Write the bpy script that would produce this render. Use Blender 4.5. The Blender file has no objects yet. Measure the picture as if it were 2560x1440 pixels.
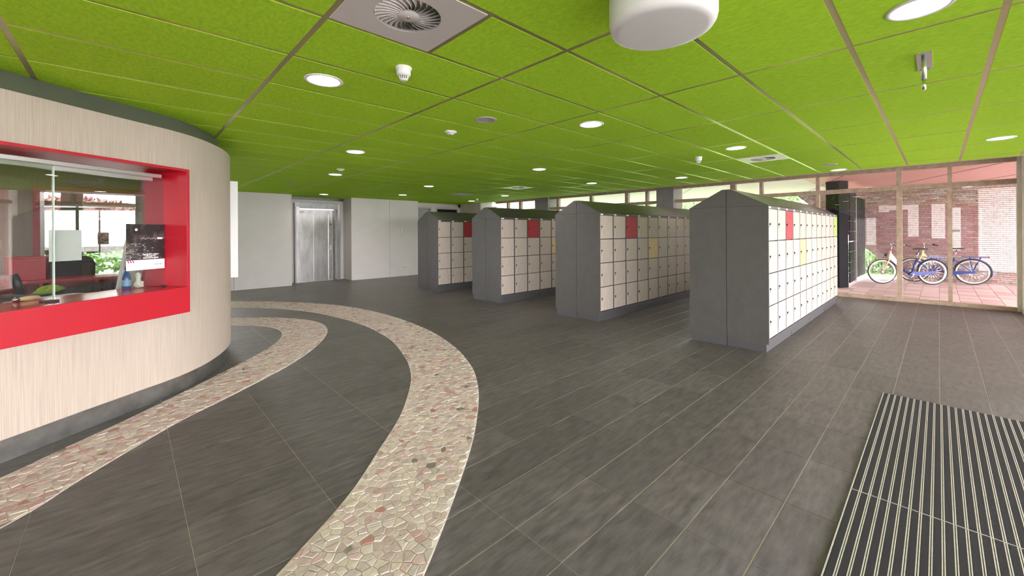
import bpy, math, random
from mathutils import Vector, Matrix
random.seed(7)
S = bpy.context.scene
COL = S.collection
H = 2.586          # ceiling height
CH = 1.487         # camera height

# ---------------------------------------------------------------- camera
cam = bpy.data.cameras.new('camera')
cam.sensor_width = 36.0
cam.lens = 1014.85 / 2560 * 36
cam.shift_x = -11.4 / 2560
cam.shift_y = -140.3 / 2560
cam.clip_start = 0.02
camo = bpy.data.objects.new('camera', cam); COL.objects.link(camo)
yaw, roll = 0.8051, -0.0056
fw = Vector((math.cos(yaw), math.sin(yaw), 0)); rt = Vector((math.sin(yaw), -math.cos(yaw), 0)); up = Vector((0, 0, 1))
r2 = rt * math.cos(roll) + up * math.sin(roll); u2 = r2.cross(fw)
M = Matrix((r2, u2, -fw)).transposed().to_4x4(); M.translation = Vector((0, 0, CH))
camo.matrix_world = M
S.camera = camo
# ---------------------------------------------------------------- exposure
S.view_settings.view_transform = 'Standard'; S.view_settings.look = 'None'
S.view_settings.gamma = 1.0; S.view_settings.use_curve_mapping = False
S.view_settings.exposure = 0.40
SKY = 18.0
LAMP_W = 6.0
# ---------------------------------------------------------------- world
w = bpy.data.worlds.new('sky'); S.world = w; w.use_nodes = True
nt = w.node_tree; nt.nodes.clear()
o_ = nt.nodes.new('ShaderNodeOutputWorld'); bg = nt.nodes.new('ShaderNodeBackground')
tc = nt.nodes.new('ShaderNodeTexCoord'); sp = nt.nodes.new('ShaderNodeSeparateXYZ'); cr = nt.nodes.new('ShaderNodeValToRGB')
nt.links.new(tc.outputs['Generated'], sp.inputs[0]); nt.links.new(sp.outputs['Z'], cr.inputs[0])
cr.color_ramp.elements[0].color = (1, 0.93, 0.99, 1); cr.color_ramp.elements[1].color = (0.96, 0.92, 1.0, 1)
nt.links.new(cr.outputs[0], bg.inputs[0]); bg.inputs[1].default_value = SKY
nt.links.new(bg.outputs[0], o_.inputs[0])

# ---------------------------------------------------------------- materials
def mat(name, col, rough=0.5, metal=0.0, spec=0.5, noise=None, bump=None, var=0.0, stretch=(1, 1, 1), emit=None, coords='Object', col2=None):
    """noise=(scale, amount): colour mottling; bump=(scale,strength); var: per piece brightness variation"""
    m = bpy.data.materials.new(name); m.use_nodes = True
    t = m.node_tree; b = t.nodes['Principled BSDF']; L = t.links
    b.inputs['Base Color'].default_value = (*col, 1); b.inputs['Roughness'].default_value = rough
    b.inputs['Metallic'].default_value = metal; b.inputs['Specular IOR Level'].default_value = spec
    if emit: b.inputs['Emission Color'].default_value = (*emit[0], 1); b.inputs['Emission Strength'].default_value = emit[1]
    if noise or bump or var:
        tcn = t.nodes.new('ShaderNodeTexCoord'); mp = t.nodes.new('ShaderNodeMapping')
        mp.inputs['Scale'].default_value = stretch
        L.new(tcn.outputs[coords], mp.inputs[0])
    cur = None
    if noise:
        n = t.nodes.new('ShaderNodeTexNoise'); n.inputs['Scale'].default_value = noise[0]; n.inputs['Detail'].default_value = 6; n.inputs['Roughness'].default_value = 0.62
        L.new(mp.outputs[0], n.inputs['Vector'])
        r = t.nodes.new('ShaderNodeMapRange'); r.inputs[1].default_value = 0.3; r.inputs[2].default_value = 0.7
        L.new(n.outputs['Fac'], r.inputs[0])
        mx = t.nodes.new('ShaderNodeMixRGB'); L.new(r.outputs[0], mx.inputs[0])
        c2 = col2 if col2 else tuple(min(1, c * (1 + noise[1])) for c in col)
        mx.inputs[1].default_value = (*[c * (1 - noise[1]) for c in col], 1) if not col2 else (*col, 1)
        mx.inputs[2].default_value = (*c2, 1)
        cur = mx.outputs[0]
    if var:
        oi = t.nodes.new('ShaderNodeObjectInfo'); ge = t.nodes.new('ShaderNodeNewGeometry')
        ad = t.nodes.new('ShaderNodeMath'); ad.operation = 'ADD'
        L.new(oi.outputs['Random'], ad.inputs[0]); L.new(ge.outputs['Random Per Island'], ad.inputs[1])
        fr = t.nodes.new('ShaderNodeMath'); fr.operation = 'FRACT'; L.new(ad.outputs[0], fr.inputs[0])
        mr = t.nodes.new('ShaderNodeMapRange'); mr.inputs[3].default_value = 1 - var; mr.inputs[4].default_value = 1 + var
        L.new(fr.outputs[0], mr.inputs[0])
        vm = t.nodes.new('ShaderNodeMixRGB'); vm.blend_type = 'MULTIPLY'; vm.inputs[0].default_value = 1
        if cur: L.new(cur, vm.inputs[1])
        else: vm.inputs[1].default_value = (*col, 1)
        L.new(mr.outputs[0], vm.inputs[2]); cur = vm.outputs[0]
        m['rand'] = 1
    if cur: L.new(cur, b.inputs['Base Color'])
    if bump:
        n2 = t.nodes.new('ShaderNodeTexNoise'); n2.inputs['Scale'].default_value = bump[0]; n2.inputs['Detail'].default_value = 4
        L.new(mp.outputs[0], n2.inputs['Vector'])
        bp = t.nodes.new('ShaderNodeBump'); bp.inputs['Strength'].default_value = bump[1]; bp.inputs['Distance'].default_value = 0.004
        L.new(n2.outputs['Fac'], bp.inputs['Height']); L.new(bp.outputs[0], b.inputs['Normal'])
    return m
def ramp_mat(name, stops, rough, scale=None, bump=None, spec=0.5, mixn=0.0):
    """each piece picks its colour from a ramp by random"""
    m = mat(name, (0.5, 0.5, 0.5), rough, spec=spec, bump=bump, var=0.01)
    t = m.node_tree; L = t.links; b = t.nodes['Principled BSDF']
    fr = [n for n in t.nodes if n.type == 'MATH' and n.operation == 'FRACT'][0]
    cr = t.nodes.new('ShaderNodeValToRGB'); cr.color_ramp.interpolation = 'CONSTANT'
    e = cr.color_ramp.elements
    while len(e) < len(stops): e.new(0.5)
    for k, (p, c) in enumerate(stops): e[k].position = p; e[k].color = (*c, 1)
    L.new(fr.outputs[0], cr.inputs[0]); cur = cr.outputs[0]
    if scale:
        tcn = [n for n in t.nodes if n.type == 'TEX_COORD'][0]
        n = t.nodes.new('ShaderNodeTexNoise'); n.inputs['Scale'].default_value = scale; n.inputs['Detail'].default_value = 5
        L.new(tcn.outputs['Object'], n.inputs['Vector'])
        r = t.nodes.new('ShaderNodeMapRange'); r.inputs[1].default_value = .3; r.inputs[2].default_value = .7; r.inputs[3].default_value = 1 - mixn; r.inputs[4].default_value = 1 + mixn
        L.new(n.outputs['Fac'], r.inputs[0])
        mx = t.nodes.new('ShaderNodeMixRGB'); mx.blend_type = 'MULTIPLY'; mx.inputs[0].default_value = 1
        L.new(cur, mx.inputs[1]); L.new(r.outputs[0], mx.inputs[2]); cur = mx.outputs[0]
    L.new(cur, b.inputs['Base Color'])
    return m
def glass(name, tint=(0.97, 0.99, 0.98), refl=1.0):
    m = bpy.data.materials.new(name); m.use_nodes = True; t = m.node_tree; t.nodes.clear(); L = t.links
    o = t.nodes.new('ShaderNodeOutputMaterial'); mx = t.nodes.new('ShaderNodeMixShader'); tr = t.nodes.new('ShaderNodeBsdfTransparent')
    g = t.nodes.new('ShaderNodeBsdfGlossy'); lw = t.nodes.new('ShaderNodeLayerWeight'); lw.inputs[0].default_value = 0.5; f = t.nodes.new('ShaderNodeMath'); f.operation = 'POWER'; f.inputs[1].default_value = 5.0; L.new(lw.outputs['Facing'], f.inputs[0])
    tr.inputs[0].default_value = (*tint, 1); g.inputs['Roughness'].default_value = 0.0
    mm = t.nodes.new('ShaderNodeMath'); mm.operation = 'MULTIPLY_ADD'; mm.inputs[1].default_value = 0.9; mm.inputs[2].default_value = 0.045 * refl; mm.use_clamp = True
    L.new(f.outputs[0], mm.inputs[0]); L.new(mm.outputs[0], mx.inputs[0]); L.new(tr.outputs[0], mx.inputs[1]); L.new(g.outputs[0], mx.inputs[2]); L.new(mx.outputs[0], o.inputs[0])
    return m
M_tile = mat('slate_tile', (0.104, 0.091, 0.087), 0.3, noise=(5.0, 0.5), bump=(170, 0.9), var=0.14, stretch=(1.3, 5.0, 1), coords='Object', spec=0.42)
M_grout = mat('grout', (0.60, 0.55, 0.49), 0.85, noise=(30, 0.1))
M_mosaic_grout = mat('mosaic_grout', (0.66, 0.59, 0.56), 0.85, noise=(40, 0.1))
M_stone = ramp_mat('mosaic_stone', [(0, (0.52, 0.42, 0.39)), (.18, (0.57, 0.48, 0.44)), (.36, (0.44, 0.35, 0.33)), (.5, (0.56, 0.48, 0.42)), (.64, (0.48, 0.41, 0.39)), (.76, (0.52, 0.38, 0.37)), (.87, (0.46, 0.29, 0.28)), (.965, (0.38, 0.19, 0.17)), (.985, (0.20, 0.17, 0.14))], 0.5, scale=28, bump=(60, 0.5), mixn=0.16)
M_green = mat('green_panel', (0.40, 0.68, 0.033), 0.92, spec=0.15, noise=(55, 0.13), bump=(120, 0.3), var=0.03, stretch=(1, 0.45, 1))
M_bar = mat('grid_bar_metal', (0.50, 0.46, 0.22), 0.28, metal=0.7)
M_white = mat('white_wall', (0.64, 0.60, 0.585), 0.5, noise=(2, 0.03), bump=(80, 0.05))
M_whiteplastic = mat('white_plastic', (0.74, 0.74, 0.73), 0.45)
M_ventwhite = mat('vent_white', (0.62, 0.58, 0.56), 0.35)
M_opal = mat('opal_plastic', (0.72, 0.71, 0.70), 0.35, noise=(12, 0.02))
M_lam = mat('pale_wood_laminate', (0.38, 0.31, 0.26), 0.5, noise=(260, 0.3), stretch=(1, 1, 0.010), col2=(0.52, 0.445, 0.38), spec=0.35)
M_red = mat('red_lacquer', (0.43, 0.005, 0.018), 0.38, noise=(160, 0.08), bump=(300, 0.1))
M_redsat = mat('red_satin_top', (0.45, 0.012, 0.02), 0.16)
M_steel = mat('brushed_steel', (0.36, 0.35, 0.335), 0.33, metal=1.0, noise=(2.2, 0.22), bump=(90, 0.05), stretch=(2.5, 2.5, 0.8))
M_steel_d = mat('dark_steel', (0.20, 0.20, 0.195), 0.33, metal=0.9, noise=(9, 0.2))
M_kick = mat('kick_steel', (0.27, 0.27, 0.27), 0.3, metal=0.85, noise=(5, 0.3), bump=(60, .05))
M_alu = mat('aluminium', (0.66, 0.66, 0.68), 0.3, metal=0.9)
M_band = mat('shadow_gap_metal', (0.13, 0.14, 0.11), 0.3, metal=0.4)
M_lgrey = mat('locker_grey', (0.080, 0.074, 0.072), 0.42, noise=(7, 0.10), bump=(60, 0.04))
M_lframe = mat('locker_frame_grey', (0.075, 0.073, 0.078), 0.4)
M_lroof = mat('locker_roof_metal', (0.15, 0.145, 0.13), 0.3, metal=0.55, noise=(2.5, 0.15))
M_door = mat('locker_door_birch', (0.40, 0.335, 0.285), 0.5, noise=(11, 0.2), stretch=(5, 5, 0.45), col2=(0.54, 0.475, 0.42), var=0.06, spec=0.3)
M_dred = mat('locker_door_red', (0.34, 0.012, 0.02), 0.45)
M_dcream = mat('locker_door_cream', (0.60, 0.44, 0.20), 0.5)
M_dgreen = mat('locker_door_green', (0.32, 0.48, 0.09), 0.5)
M_black = mat('black_plastic', (0.012, 0.012, 0.013), 0.4)
M_chrome = mat('chrome', (0.8, 0.8, 0.8), 0.12, metal=1)
M_pine = mat('pine_frame', (0.36, 0.265, 0.185), 0.5, noise=(9, 0.3), stretch=(1, 1, 1), col2=(0.54, 0.41, 0.31))
M_jamb = mat('grey_beige_paint', (0.55, 0.50, 0.44), 0.6, noise=(6, 0.06))
M_conc = mat('concrete', (0.27, 0.265, 0.25), 0.8, noise=(5, 0.14), bump=(30, 0.2))
M_glass = glass('window_glass', refl=1.3)
M_boothglass = glass('booth_glass', (0.90, 0.92, 0.90), 2.6)
M_edge = mat('glass_edge', (0.55, 0.66, 0.58), 0.15)
M_lamp = mat('lamp_diffuser', (1, 1, 1), 0.5, emit=((1.0, 0.96, 0.90), 9.0))
M_carpet = mat('mat_carpet', (0.010, 0.009, 0.011), 0.95, noise=(260, 0.5), bump=(500, 0.9))
M_matalu = mat('mat_aluminium', (0.66, 0.61, 0.62), 0.42, metal=0.5, noise=(40, 0.12))
M_paver = ramp_mat('outdoor_paver', [(0, (0.58, 0.44, 0.42)), (.25, (0.66, 0.54, 0.51)), (.5, (0.55, 0.40, 0.39)), (.75, (0.70, 0.58, 0.55))], 0.8, scale=14, bump=(80, 0.3), mixn=0.1)
M_soffit_w = mat('white_soffit', (0.74, 0.73, 0.68), 0.6, noise=(3, 0.04))
M_soffit_p = mat('pink_soffit', (0.62, 0.32, 0.28), 0.5, noise=(2, 0.06))
M_ext = mat('black_steel', (0.006, 0.006, 0.009), 0.6, spec=0.1, noise=(14, 0.4))
M_slat = mat('dark_slat', (0.020, 0.020, 0.026), 0.6, spec=0.15)
M_grass = mat('grass', (0.10, 0.22, 0.03), 0.9, noise=(7, 0.5), bump=(90, 1))
M_asphalt = mat('outdoor_ground', (0.35, 0.34, 0.32), 0.9, noise=(4, 0.1))
M_leaf = mat('green_leaf', (0.10, 0.22, 0.035), 0.7, var=0.5)
M_leafr = mat('copper_leaf', (0.12, 0.045, 0.035), 0.7, var=0.5)
M_bark = mat('bark', (0.10, 0.075, 0.05), 0.9, noise=(20, 0.4), bump=(30, 1))
M_bblue = mat('bicycle_blue', (0.006, 0.022, 0.20), 0.28)
M_bcream = mat('bicycle_cream', (0.82, 0.62, 0.34), 0.35)
M_tyre = mat('tyre_black', (0.02, 0.02, 0.025), 0.7)
M_tyrew = mat('tyre_whitewall', (0.72, 0.72, 0.70), 0.6)
M_sofa = mat('black_fabric', (0.012, 0.012, 0.014), 0.9, bump=(60, 0.5))
M_hiviz = mat('hi_vis_yellow', (0.30, 0.42, 0.03), 0.8)
M_paper = mat('paper_white', (0.80, 0.80, 0.80), 0.7)
M_bottle = mat('bottle_blue', (0.02, 0.10, 0.32), 0.1)
M_figure = mat('figurine_white', (0.80, 0.82, 0.74), 0.4)
M_board = mat('unpainted_board', (0.52, 0.47, 0.40), 0.6, noise=(16, 0.15), stretch=(1, 1, 0.15))
M_inkp = mat('ink_magenta', (0.45, 0.02, 0.25), 0.6)
M_ink = mat('ink_black', (0.02, 0.02, 0.03), 0.6)
M_textw = mat('ink_white', (0.9, 0.9, 0.9), 0.6)

# brick: ramp per brick, with painted lettering and a pale right end at fixed places on the wall (object space y, z)
M_brick = ramp_mat('wall_brick', [(0, (0.26, 0.19, 0.17)), (.2, (0.34, 0.22, 0.20)), (.4, (0.28, 0.24, 0.22)), (.55, (0.36, 0.25, 0.23)), (.7, (0.25, 0.14, 0.13)), (.85, (0.36, 0.31, 0.29))], 0.85, scale=26, bump=(70, 0.8), mixn=0.3)
def tint_rects(m, rects, colr, fac):
    t = m.node_tree; L = t.links; b = t.nodes['Principled BSDF']
    src = b.inputs['Base Color'].links[0].from_socket
    ge = t.nodes.new('ShaderNodeNewGeometry'); s = t.nodes.new('ShaderNodeSeparateXYZ'); L.new(ge.outputs['Position'], s.inputs[0])
    tot = None
    def cmp(sock, lo, hi):
        c = t.nodes.new('ShaderNodeMath'); c.operation = 'COMPARE'; L.new(sock, c.inputs[0]); c.inputs[1].default_value = (lo + hi) / 2; c.inputs[2].default_value = (hi - lo) / 2; return c.outputs[0]
    for y0, y1, z0, z1 in rects:
        a = cmp(s.outputs['Y'], y0, y1); c = cmp(s.outputs['Z'], z0, z1)
        mu = t.nodes.new('ShaderNodeMath'); mu.operation = 'MULTIPLY'; L.new(a, mu.inputs[0]); L.new(c, mu.inputs[1])
        if tot is None: tot = mu.outputs[0]
        else:
            mx = t.nodes.new('ShaderNodeMath'); mx.operation = 'MAXIMUM'; L.new(tot, mx.inputs[0]); L.new(mu.outputs[0], mx.inputs[1]); tot = mx.outputs[0]
    n = t.nodes.new('ShaderNodeTexNoise'); n.inputs['Scale'].default_value = 9; n.inputs['Detail'].default_value = 5; L.new(ge.outputs['Position'], n.inputs['Vector'])
    r = t.nodes.new('ShaderNodeMapRange'); r.inputs[1].default_value = .3; r.inputs[2].default_value = .5; r.inputs[3].default_value = fac * .7; r.inputs[4].default_value = fac; L.new(n.outputs['Fac'], r.inputs[0])
    f = t.nodes.new('ShaderNodeMath'); f.operation = 'MULTIPLY'; L.new(tot, f.inputs[0]); L.new(r.outputs[0], f.inputs[1])
    mix = t.nodes.new('ShaderNodeMixRGB'); L.new(f.outputs[0], mix.inputs[0]); L.new(src, mix.inputs[1]); mix.inputs[2].default_value = (*colr, 1)
    L.new(mix.outputs[0], b.inputs['Base Color'])

# ---------------------------------------------------------------- mesh helpers
class MB:
    def __init__(s): s.v = []; s.f = []; s.sm = []
    def add(s, vs, fs, smooth=False):
        o = len(s.v); s.v += [tuple(p) for p in vs]; s.f += [tuple(i + o for i in f) for f in fs]; s.sm += [smooth] * len(fs); return s
    def box(s, x0, x1, y0, y1, z0, z1):
        if x0 > x1: x0, x1 = x1, x0
        if y0 > y1: y0, y1 = y1, y0
        return s.add([(x, y, z) for z in (z0, z1) for y in (y0, y1) for x in (x0, x1)],
                     [(0, 2, 3, 1), (4, 5, 7, 6), (0, 1, 5, 4), (1, 3, 7, 5), (3, 2, 6, 7), (2, 0, 4, 6)])
    def chbox(s, x0, x1, y0, y1, z0, z1, c):
        """box with chamfered top rim"""
        v = [(x0, y0, z0), (x1, y0, z0), (x1, y1, z0), (x0, y1, z0), (x0, y0, z1 - c), (x1, y0, z1 - c), (x1, y1, z1 - c), (x0, y1, z1 - c),
             (x0 + c, y0 + c, z1), (x1 - c, y0 + c, z1), (x1 - c, y1 - c, z1), (x0 + c, y1 - c, z1)]
        f = [(8, 9, 10, 11)] + [(i, (i + 1) % 4, (i + 1) % 4 + 4, i + 4) for i in range(4)] + [(i + 4, (i + 1) % 4 + 4, (i + 1) % 4 + 8, i + 8) for i in range(4)] + [(3, 2, 1, 0)]
        return s.add(v, f)
    def prism(s, poly, z0, z1):
        n = len(poly)
        return s.add([(x, y, z0) for x, y in poly] + [(x, y, z1) for x, y in poly],
                     [tuple(range(n - 1, -1, -1)), tuple(range(n, 2 * n))] + [(i, (i + 1) % n, (i + 1) % n + n, i + n) for i in range(n)])
    def extr(s, pts, d):
        n = len(pts); d = Vector(d)
        return s.add([Vector(p) for p in pts] + [Vector(p) + d for p in pts],
                     [tuple(range(n - 1, -1, -1)), tuple(range(n, 2 * n))] + [(i, (i + 1) % n, (i + 1) % n + n, i + n) for i in range(n)])
    def cyl(s, p0, p1, r, n=12, r1=None, smooth=True):
        p0 = Vector(p0); p1 = Vector(p1); r1 = r if r1 is None else r1
        d = (p1 - p0).normalized(); a = d.orthogonal().normalized(); b = d.cross(a)
        vs = []; 
        for p, q in ((p0, r), (p1, r1)):
            vs += [p + (a * math.cos(2 * math.pi * i / n) + b * math.sin(2 * math.pi * i / n)) * q for i in range(n)]
        s.add(vs, [(i, (i + 1) % n, (i + 1) % n + n, i + n) for i in range(n)], smooth)
        o = len(s.v) - 2 * n
        s.f += [tuple(o + i for i in range(n - 1, -1, -1)), tuple(o + n + i for i in range(n))]; s.sm += [False, False]; return s
    def lathe(s, prof, n=32, c=(0, 0, 0), axis='z', smooth=True):
        vs = []
        for r, z in prof:
            for i in range(n):
                a = 2 * math.pi * i / n; p = (r * math.cos(a), r * math.sin(a), z)
                if axis == 'y': p = (p[0], p[2], p[1])
                vs.append((c[0] + p[0], c[1] + p[1], c[2] + p[2]))
        m = len(prof); fs = []
        for k in range(m - 1):
            for i in range(n):
                fs.append((k * n + i, k * n + (i + 1) % n, (k + 1) * n + (i + 1) % n, (k + 1) * n + i))
        s.add(vs, fs, smooth)
        return s
    def tube(s, pts, r, n=8):
        for a, b in zip(pts, pts[1:]): s.cyl(a, b, r, n)
        return s
    def torus(s, c, R, r, axis='y', n=40, m=8, sy=1.0):
        prof = [(R + r * math.cos(2 * math.pi * k / m), r * sy * math.sin(2 * math.pi * k / m)) for k in range(m + 1)]
        return s.lathe(prof, n, c, axis)
    def sphere(s, c, r, n=12, sc=(1, 1, 1)):
        prof = [(r * math.sin(math.pi * k / n), -r * math.cos(math.pi * k / n)) for k in range(n + 1)]
        vs = []; o = len(s.v); s.lathe(prof, n * 2, (0, 0, 0))
        for i in range(o, len(s.v)): p = s.v[i]; s.v[i] = (c[0] + p[0] * sc[0], c[1] + p[1] * sc[1], c[2] + p[2] * sc[2])
        return s
    def mesh(s, name, m):
        me = bpy.data.meshes.new(name); me.from_pydata(s.v, [], s.f); me.materials.append(m)
        if any(s.sm): me.polygons.foreach_set('use_smooth', s.sm)
        me.update(); return me
    def obj(s, name, m, parent=None, loc=None, bevel=0):
        o = bpy.data.objects.new(name, s.mesh(name, m)); COL.objects.link(o)
        if parent: o.parent = parent
        if loc: o.location = loc
        if bevel:
            b = o.modifiers.new('bevel', 'BEVEL'); b.width = bevel; b.segments = 2; b.limit_method = 'ANGLE'
        return o
def link(name, me, parent=None, loc=(0, 0, 0), rz=0):
    o = bpy.data.objects.new(name, me); COL.objects.link(o); o.parent = parent; o.location = loc; o.rotation_euler = (0, 0, rz); return o
def thing(name, label, cat, loc=(0, 0, 0), rz=0, group=None):
    o = bpy.data.objects.new(name, None); COL.objects.link(o); o.empty_display_size = 0.1
    o.location = loc; o.rotation_euler = (0, 0, rz); o['label'] = label; o['category'] = cat
    if group: o['group'] = group
    return o
def tag(o, label, cat, group=None):
    o['label'] = label; o['category'] = cat
    if group: o['group'] = group
    return o
def struct(o, label=None):
    o['kind'] = 'structure'
    if label: o['label'] = label
    return o
def empty_struct(name, label=None, loc=(0, 0, 0)):
    o = bpy.data.objects.new(name, None); COL.objects.link(o); o.location = loc; return struct(o, label)
kids = {}
def copy_tree(root, loc, rz=0, label=None, group=None):
    def cp(o, par):
        c = o.copy(); COL.objects.link(c); c.parent = par
        for ch in list(o.children): cp(ch, c)
        return c
    c = cp(root, None); c.location = loc; c.rotation_euler = (0, 0, rz)
    if label: c['label'] = label
    if group: c['group'] = group
    return c
def in_view(X, Y, Z=0, margin=80):
    d = X * fw.x + Y * fw.y
    if d < 0.15: return False
    x = 1291 + 1015 * (X * rt.x + Y * rt.y) / d; y = 579 - 1015 * (Z - CH) / d
    return -margin < x < 2560 + margin and -margin < y < 1440 + margin
def catmull(P, closed=False, n=8):
    out = []; m = len(P)
    rng = range(m) if closed else range(m - 1)
    for i in rng:
        if closed: p0, p1, p2, p3 = P[(i - 1) % m], P[i], P[(i + 1) % m], P[(i + 2) % m]
        else: p0, p1, p2, p3 = P[max(i - 1, 0)], P[i], P[i + 1], P[min(i + 2, m - 1)]
        for k in range(n):
            t = k / n; q = []
            for a, b, c, d in zip(p0, p1, p2, p3):
                q.append(0.5 * (2 * b + (c - a) * t + (2 * a - 5 * b + 4 * c - d) * t * t + (3 * b - a - 3 * c + d) * t ** 3))
            out.append(tuple(q))
    if not closed: out.append(tuple(P[-1]))
    return out
def resample(P, n):
    L = [0]
    for a, b in zip(P, P[1:]): L.append(L[-1] + math.dist(a, b))
    out = []; k = 0
    for i in range(n):
        s = L[-1] * i / (n - 1)
        while k < len(L) - 2 and L[k + 1] < s: k += 1
        t = (s - L[k]) / max(1e-9, L[k + 1] - L[k]); out.append(tuple(a + (b - a) * t for a, b in zip(P[k], P[k + 1])))
    return out
def clip(poly, px, py, nx, ny):
    """keep side where (p-P).n <= 0"""
    out = []; m = len(poly)
    for i in range(m):
        a = poly[i]; b = poly[(i + 1) % m]
        da = (a[0] - px) * nx + (a[1] - py) * ny; db = (b[0] - px) * nx + (b[1] - py) * ny
        if da <= 0: out.append(a)
        if (da <= 0) != (db <= 0):
            t = da / (da - db); out.append((a[0] + (b[0] - a[0]) * t, a[1] + (b[1] - a[1]) * t))
    return out
def inside(p, poly):
    x, y = p; c = False; j = len(poly) - 1
    for i in range(len(poly)):
        if (poly[i][1] > y) != (poly[j][1] > y) and x < (poly[j][0] - poly[i][0]) * (y - poly[i][1]) / (poly[j][1] - poly[i][1]) + poly[i][0]: c = not c
        j = i
    return c

# ================================================================ FLOOR
X0, X1, Y0, Y1 = -5.0, 11.6, -1.2, 14.2
floor = empty_struct('floor', 'dark grey slate tile floor with pale stone mosaic bands')
MB().box(X0, X1, Y0, Y1, -0.12, -0.0025).obj('grout_bed', M_grout, floor)
tx, ty, ox, oy = 0.5941, 0.2953, 1.4072, 1.4756
tiles = []
i0 = int(math.floor((X0 - ox) / tx)); i1 = int(math.ceil((X1 - ox) / tx)); j0 = int(math.floor((Y0 - oy) / ty)); j1 = int(math.ceil((Y1 - oy) / ty))
for i in range(i0, i1):
    for j in range(j0, j1):
        a, b, c, d = ox + i * tx, ox + (i + 1) * tx, oy + j * ty, oy + (j + 1) * ty
        a, b, c, d = max(a, X0), min(b, X1), max(c, Y0), min(d, Y1)
        if b - a < .02 or d - c < .02: continue
        cx, cy = (a + b) / 2, (c + d) / 2
        vis = in_view(cx, cy, 0, 200)
        tiles.append((0 if vis else 1, cx * cx + cy * cy, a, b, c, d))
tiles.sort()
rest = MB(); tm = {}
for k, (v, dd, a, b, c, d) in enumerate(tiles):
    gx, gy = 0.0012, 0.0020
    if k < 300:
        key = (round(b - a, 3), round(d - c, 3))
        if key not in tm:
            hx, hy = (b - a) / 2 - gx, (d - c) / 2 - gy
            tm[key] = MB().chbox(-hx, hx, -hy, hy, -0.010, 0, 0.0015).mesh('tile', M_tile)
        link('tile', tm[key], floor, ((a + b) / 2, (c + d) / 2, 0))
    else: rest.chbox(a + gx, b - gx, c + gy, d - gy, -0.010, 0, 0.0015)
r = rest.obj('tile', M_tile, floor); r['kind'] = 'stuff'
# slate texture must differ between copies: use world position
def use_position(m):
    t = m.node_tree
    ge = t.nodes.new('ShaderNodeNewGeometry')
    for n in t.nodes:
        if n.type == 'MAPPING':
            for l in list(n.inputs[0].links): t.links.remove(l)
            t.links.new(ge.outputs['Position'], n.inputs[0])
for m_ in (M_tile, M_green, M_lam, M_steel, M_kick): use_position(m_)

# ---- mosaic bands
outer_out = [(0.55, 1.30), (0.923, 1.55), (1.426, 1.981), (1.822, 2.355), (2.244, 2.829), (2.534, 3.225), (2.788, 3.67), (3.096, 4.463), (3.332, 5.555), (3.388, 7.0), (3.184, 8.384), (2.726, 9.387), (2.279, 10.059), (1.63, 10.72), (0.8, 11.2), (-0.2, 11.45)]
outer_in = [(0.05, 1.70), (0.462, 1.998), (0.897, 2.319), (1.257, 2.68), (1.593, 3.032), (1.947, 3.512), (2.177, 3.908), (2.405, 4.469), (2.656, 5.391), (2.739, 6.543), (2.615, 7.694), (2.352, 8.60), (1.96, 9.30), (1.50, 9.86), (0.7, 10.35), (-0.2, 10.6)]
inner_out = [(-1.2, 2.75), (-0.466, 3.296), (-0.211, 3.60), (0.023, 3.87), (0.306, 4.18), (0.631, 4.45), (0.917, 4.70), (1.299, 5.054), (1.696, 5.528), (2.05, 6.10), (2.25, 6.62), (2.30, 7.193), (2.12, 7.74), (1.753, 8.25), (1.2, 8.68), (0.5, 9.0)]
inner_in = [(-1.3, 3.42), (-0.563, 3.983), (-0.40, 4.14), (-0.20, 4.33), (0.04, 4.56), (0.32, 4.86), (0.63, 5.20), (1.0, 5.62), (1.30, 5.99), (1.53, 6.38), (1.655, 6.75), (1.673, 7.12), (1.58, 7.46), (1.36, 7.78), (1.0, 8.05), (0.4, 8.3)]
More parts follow.
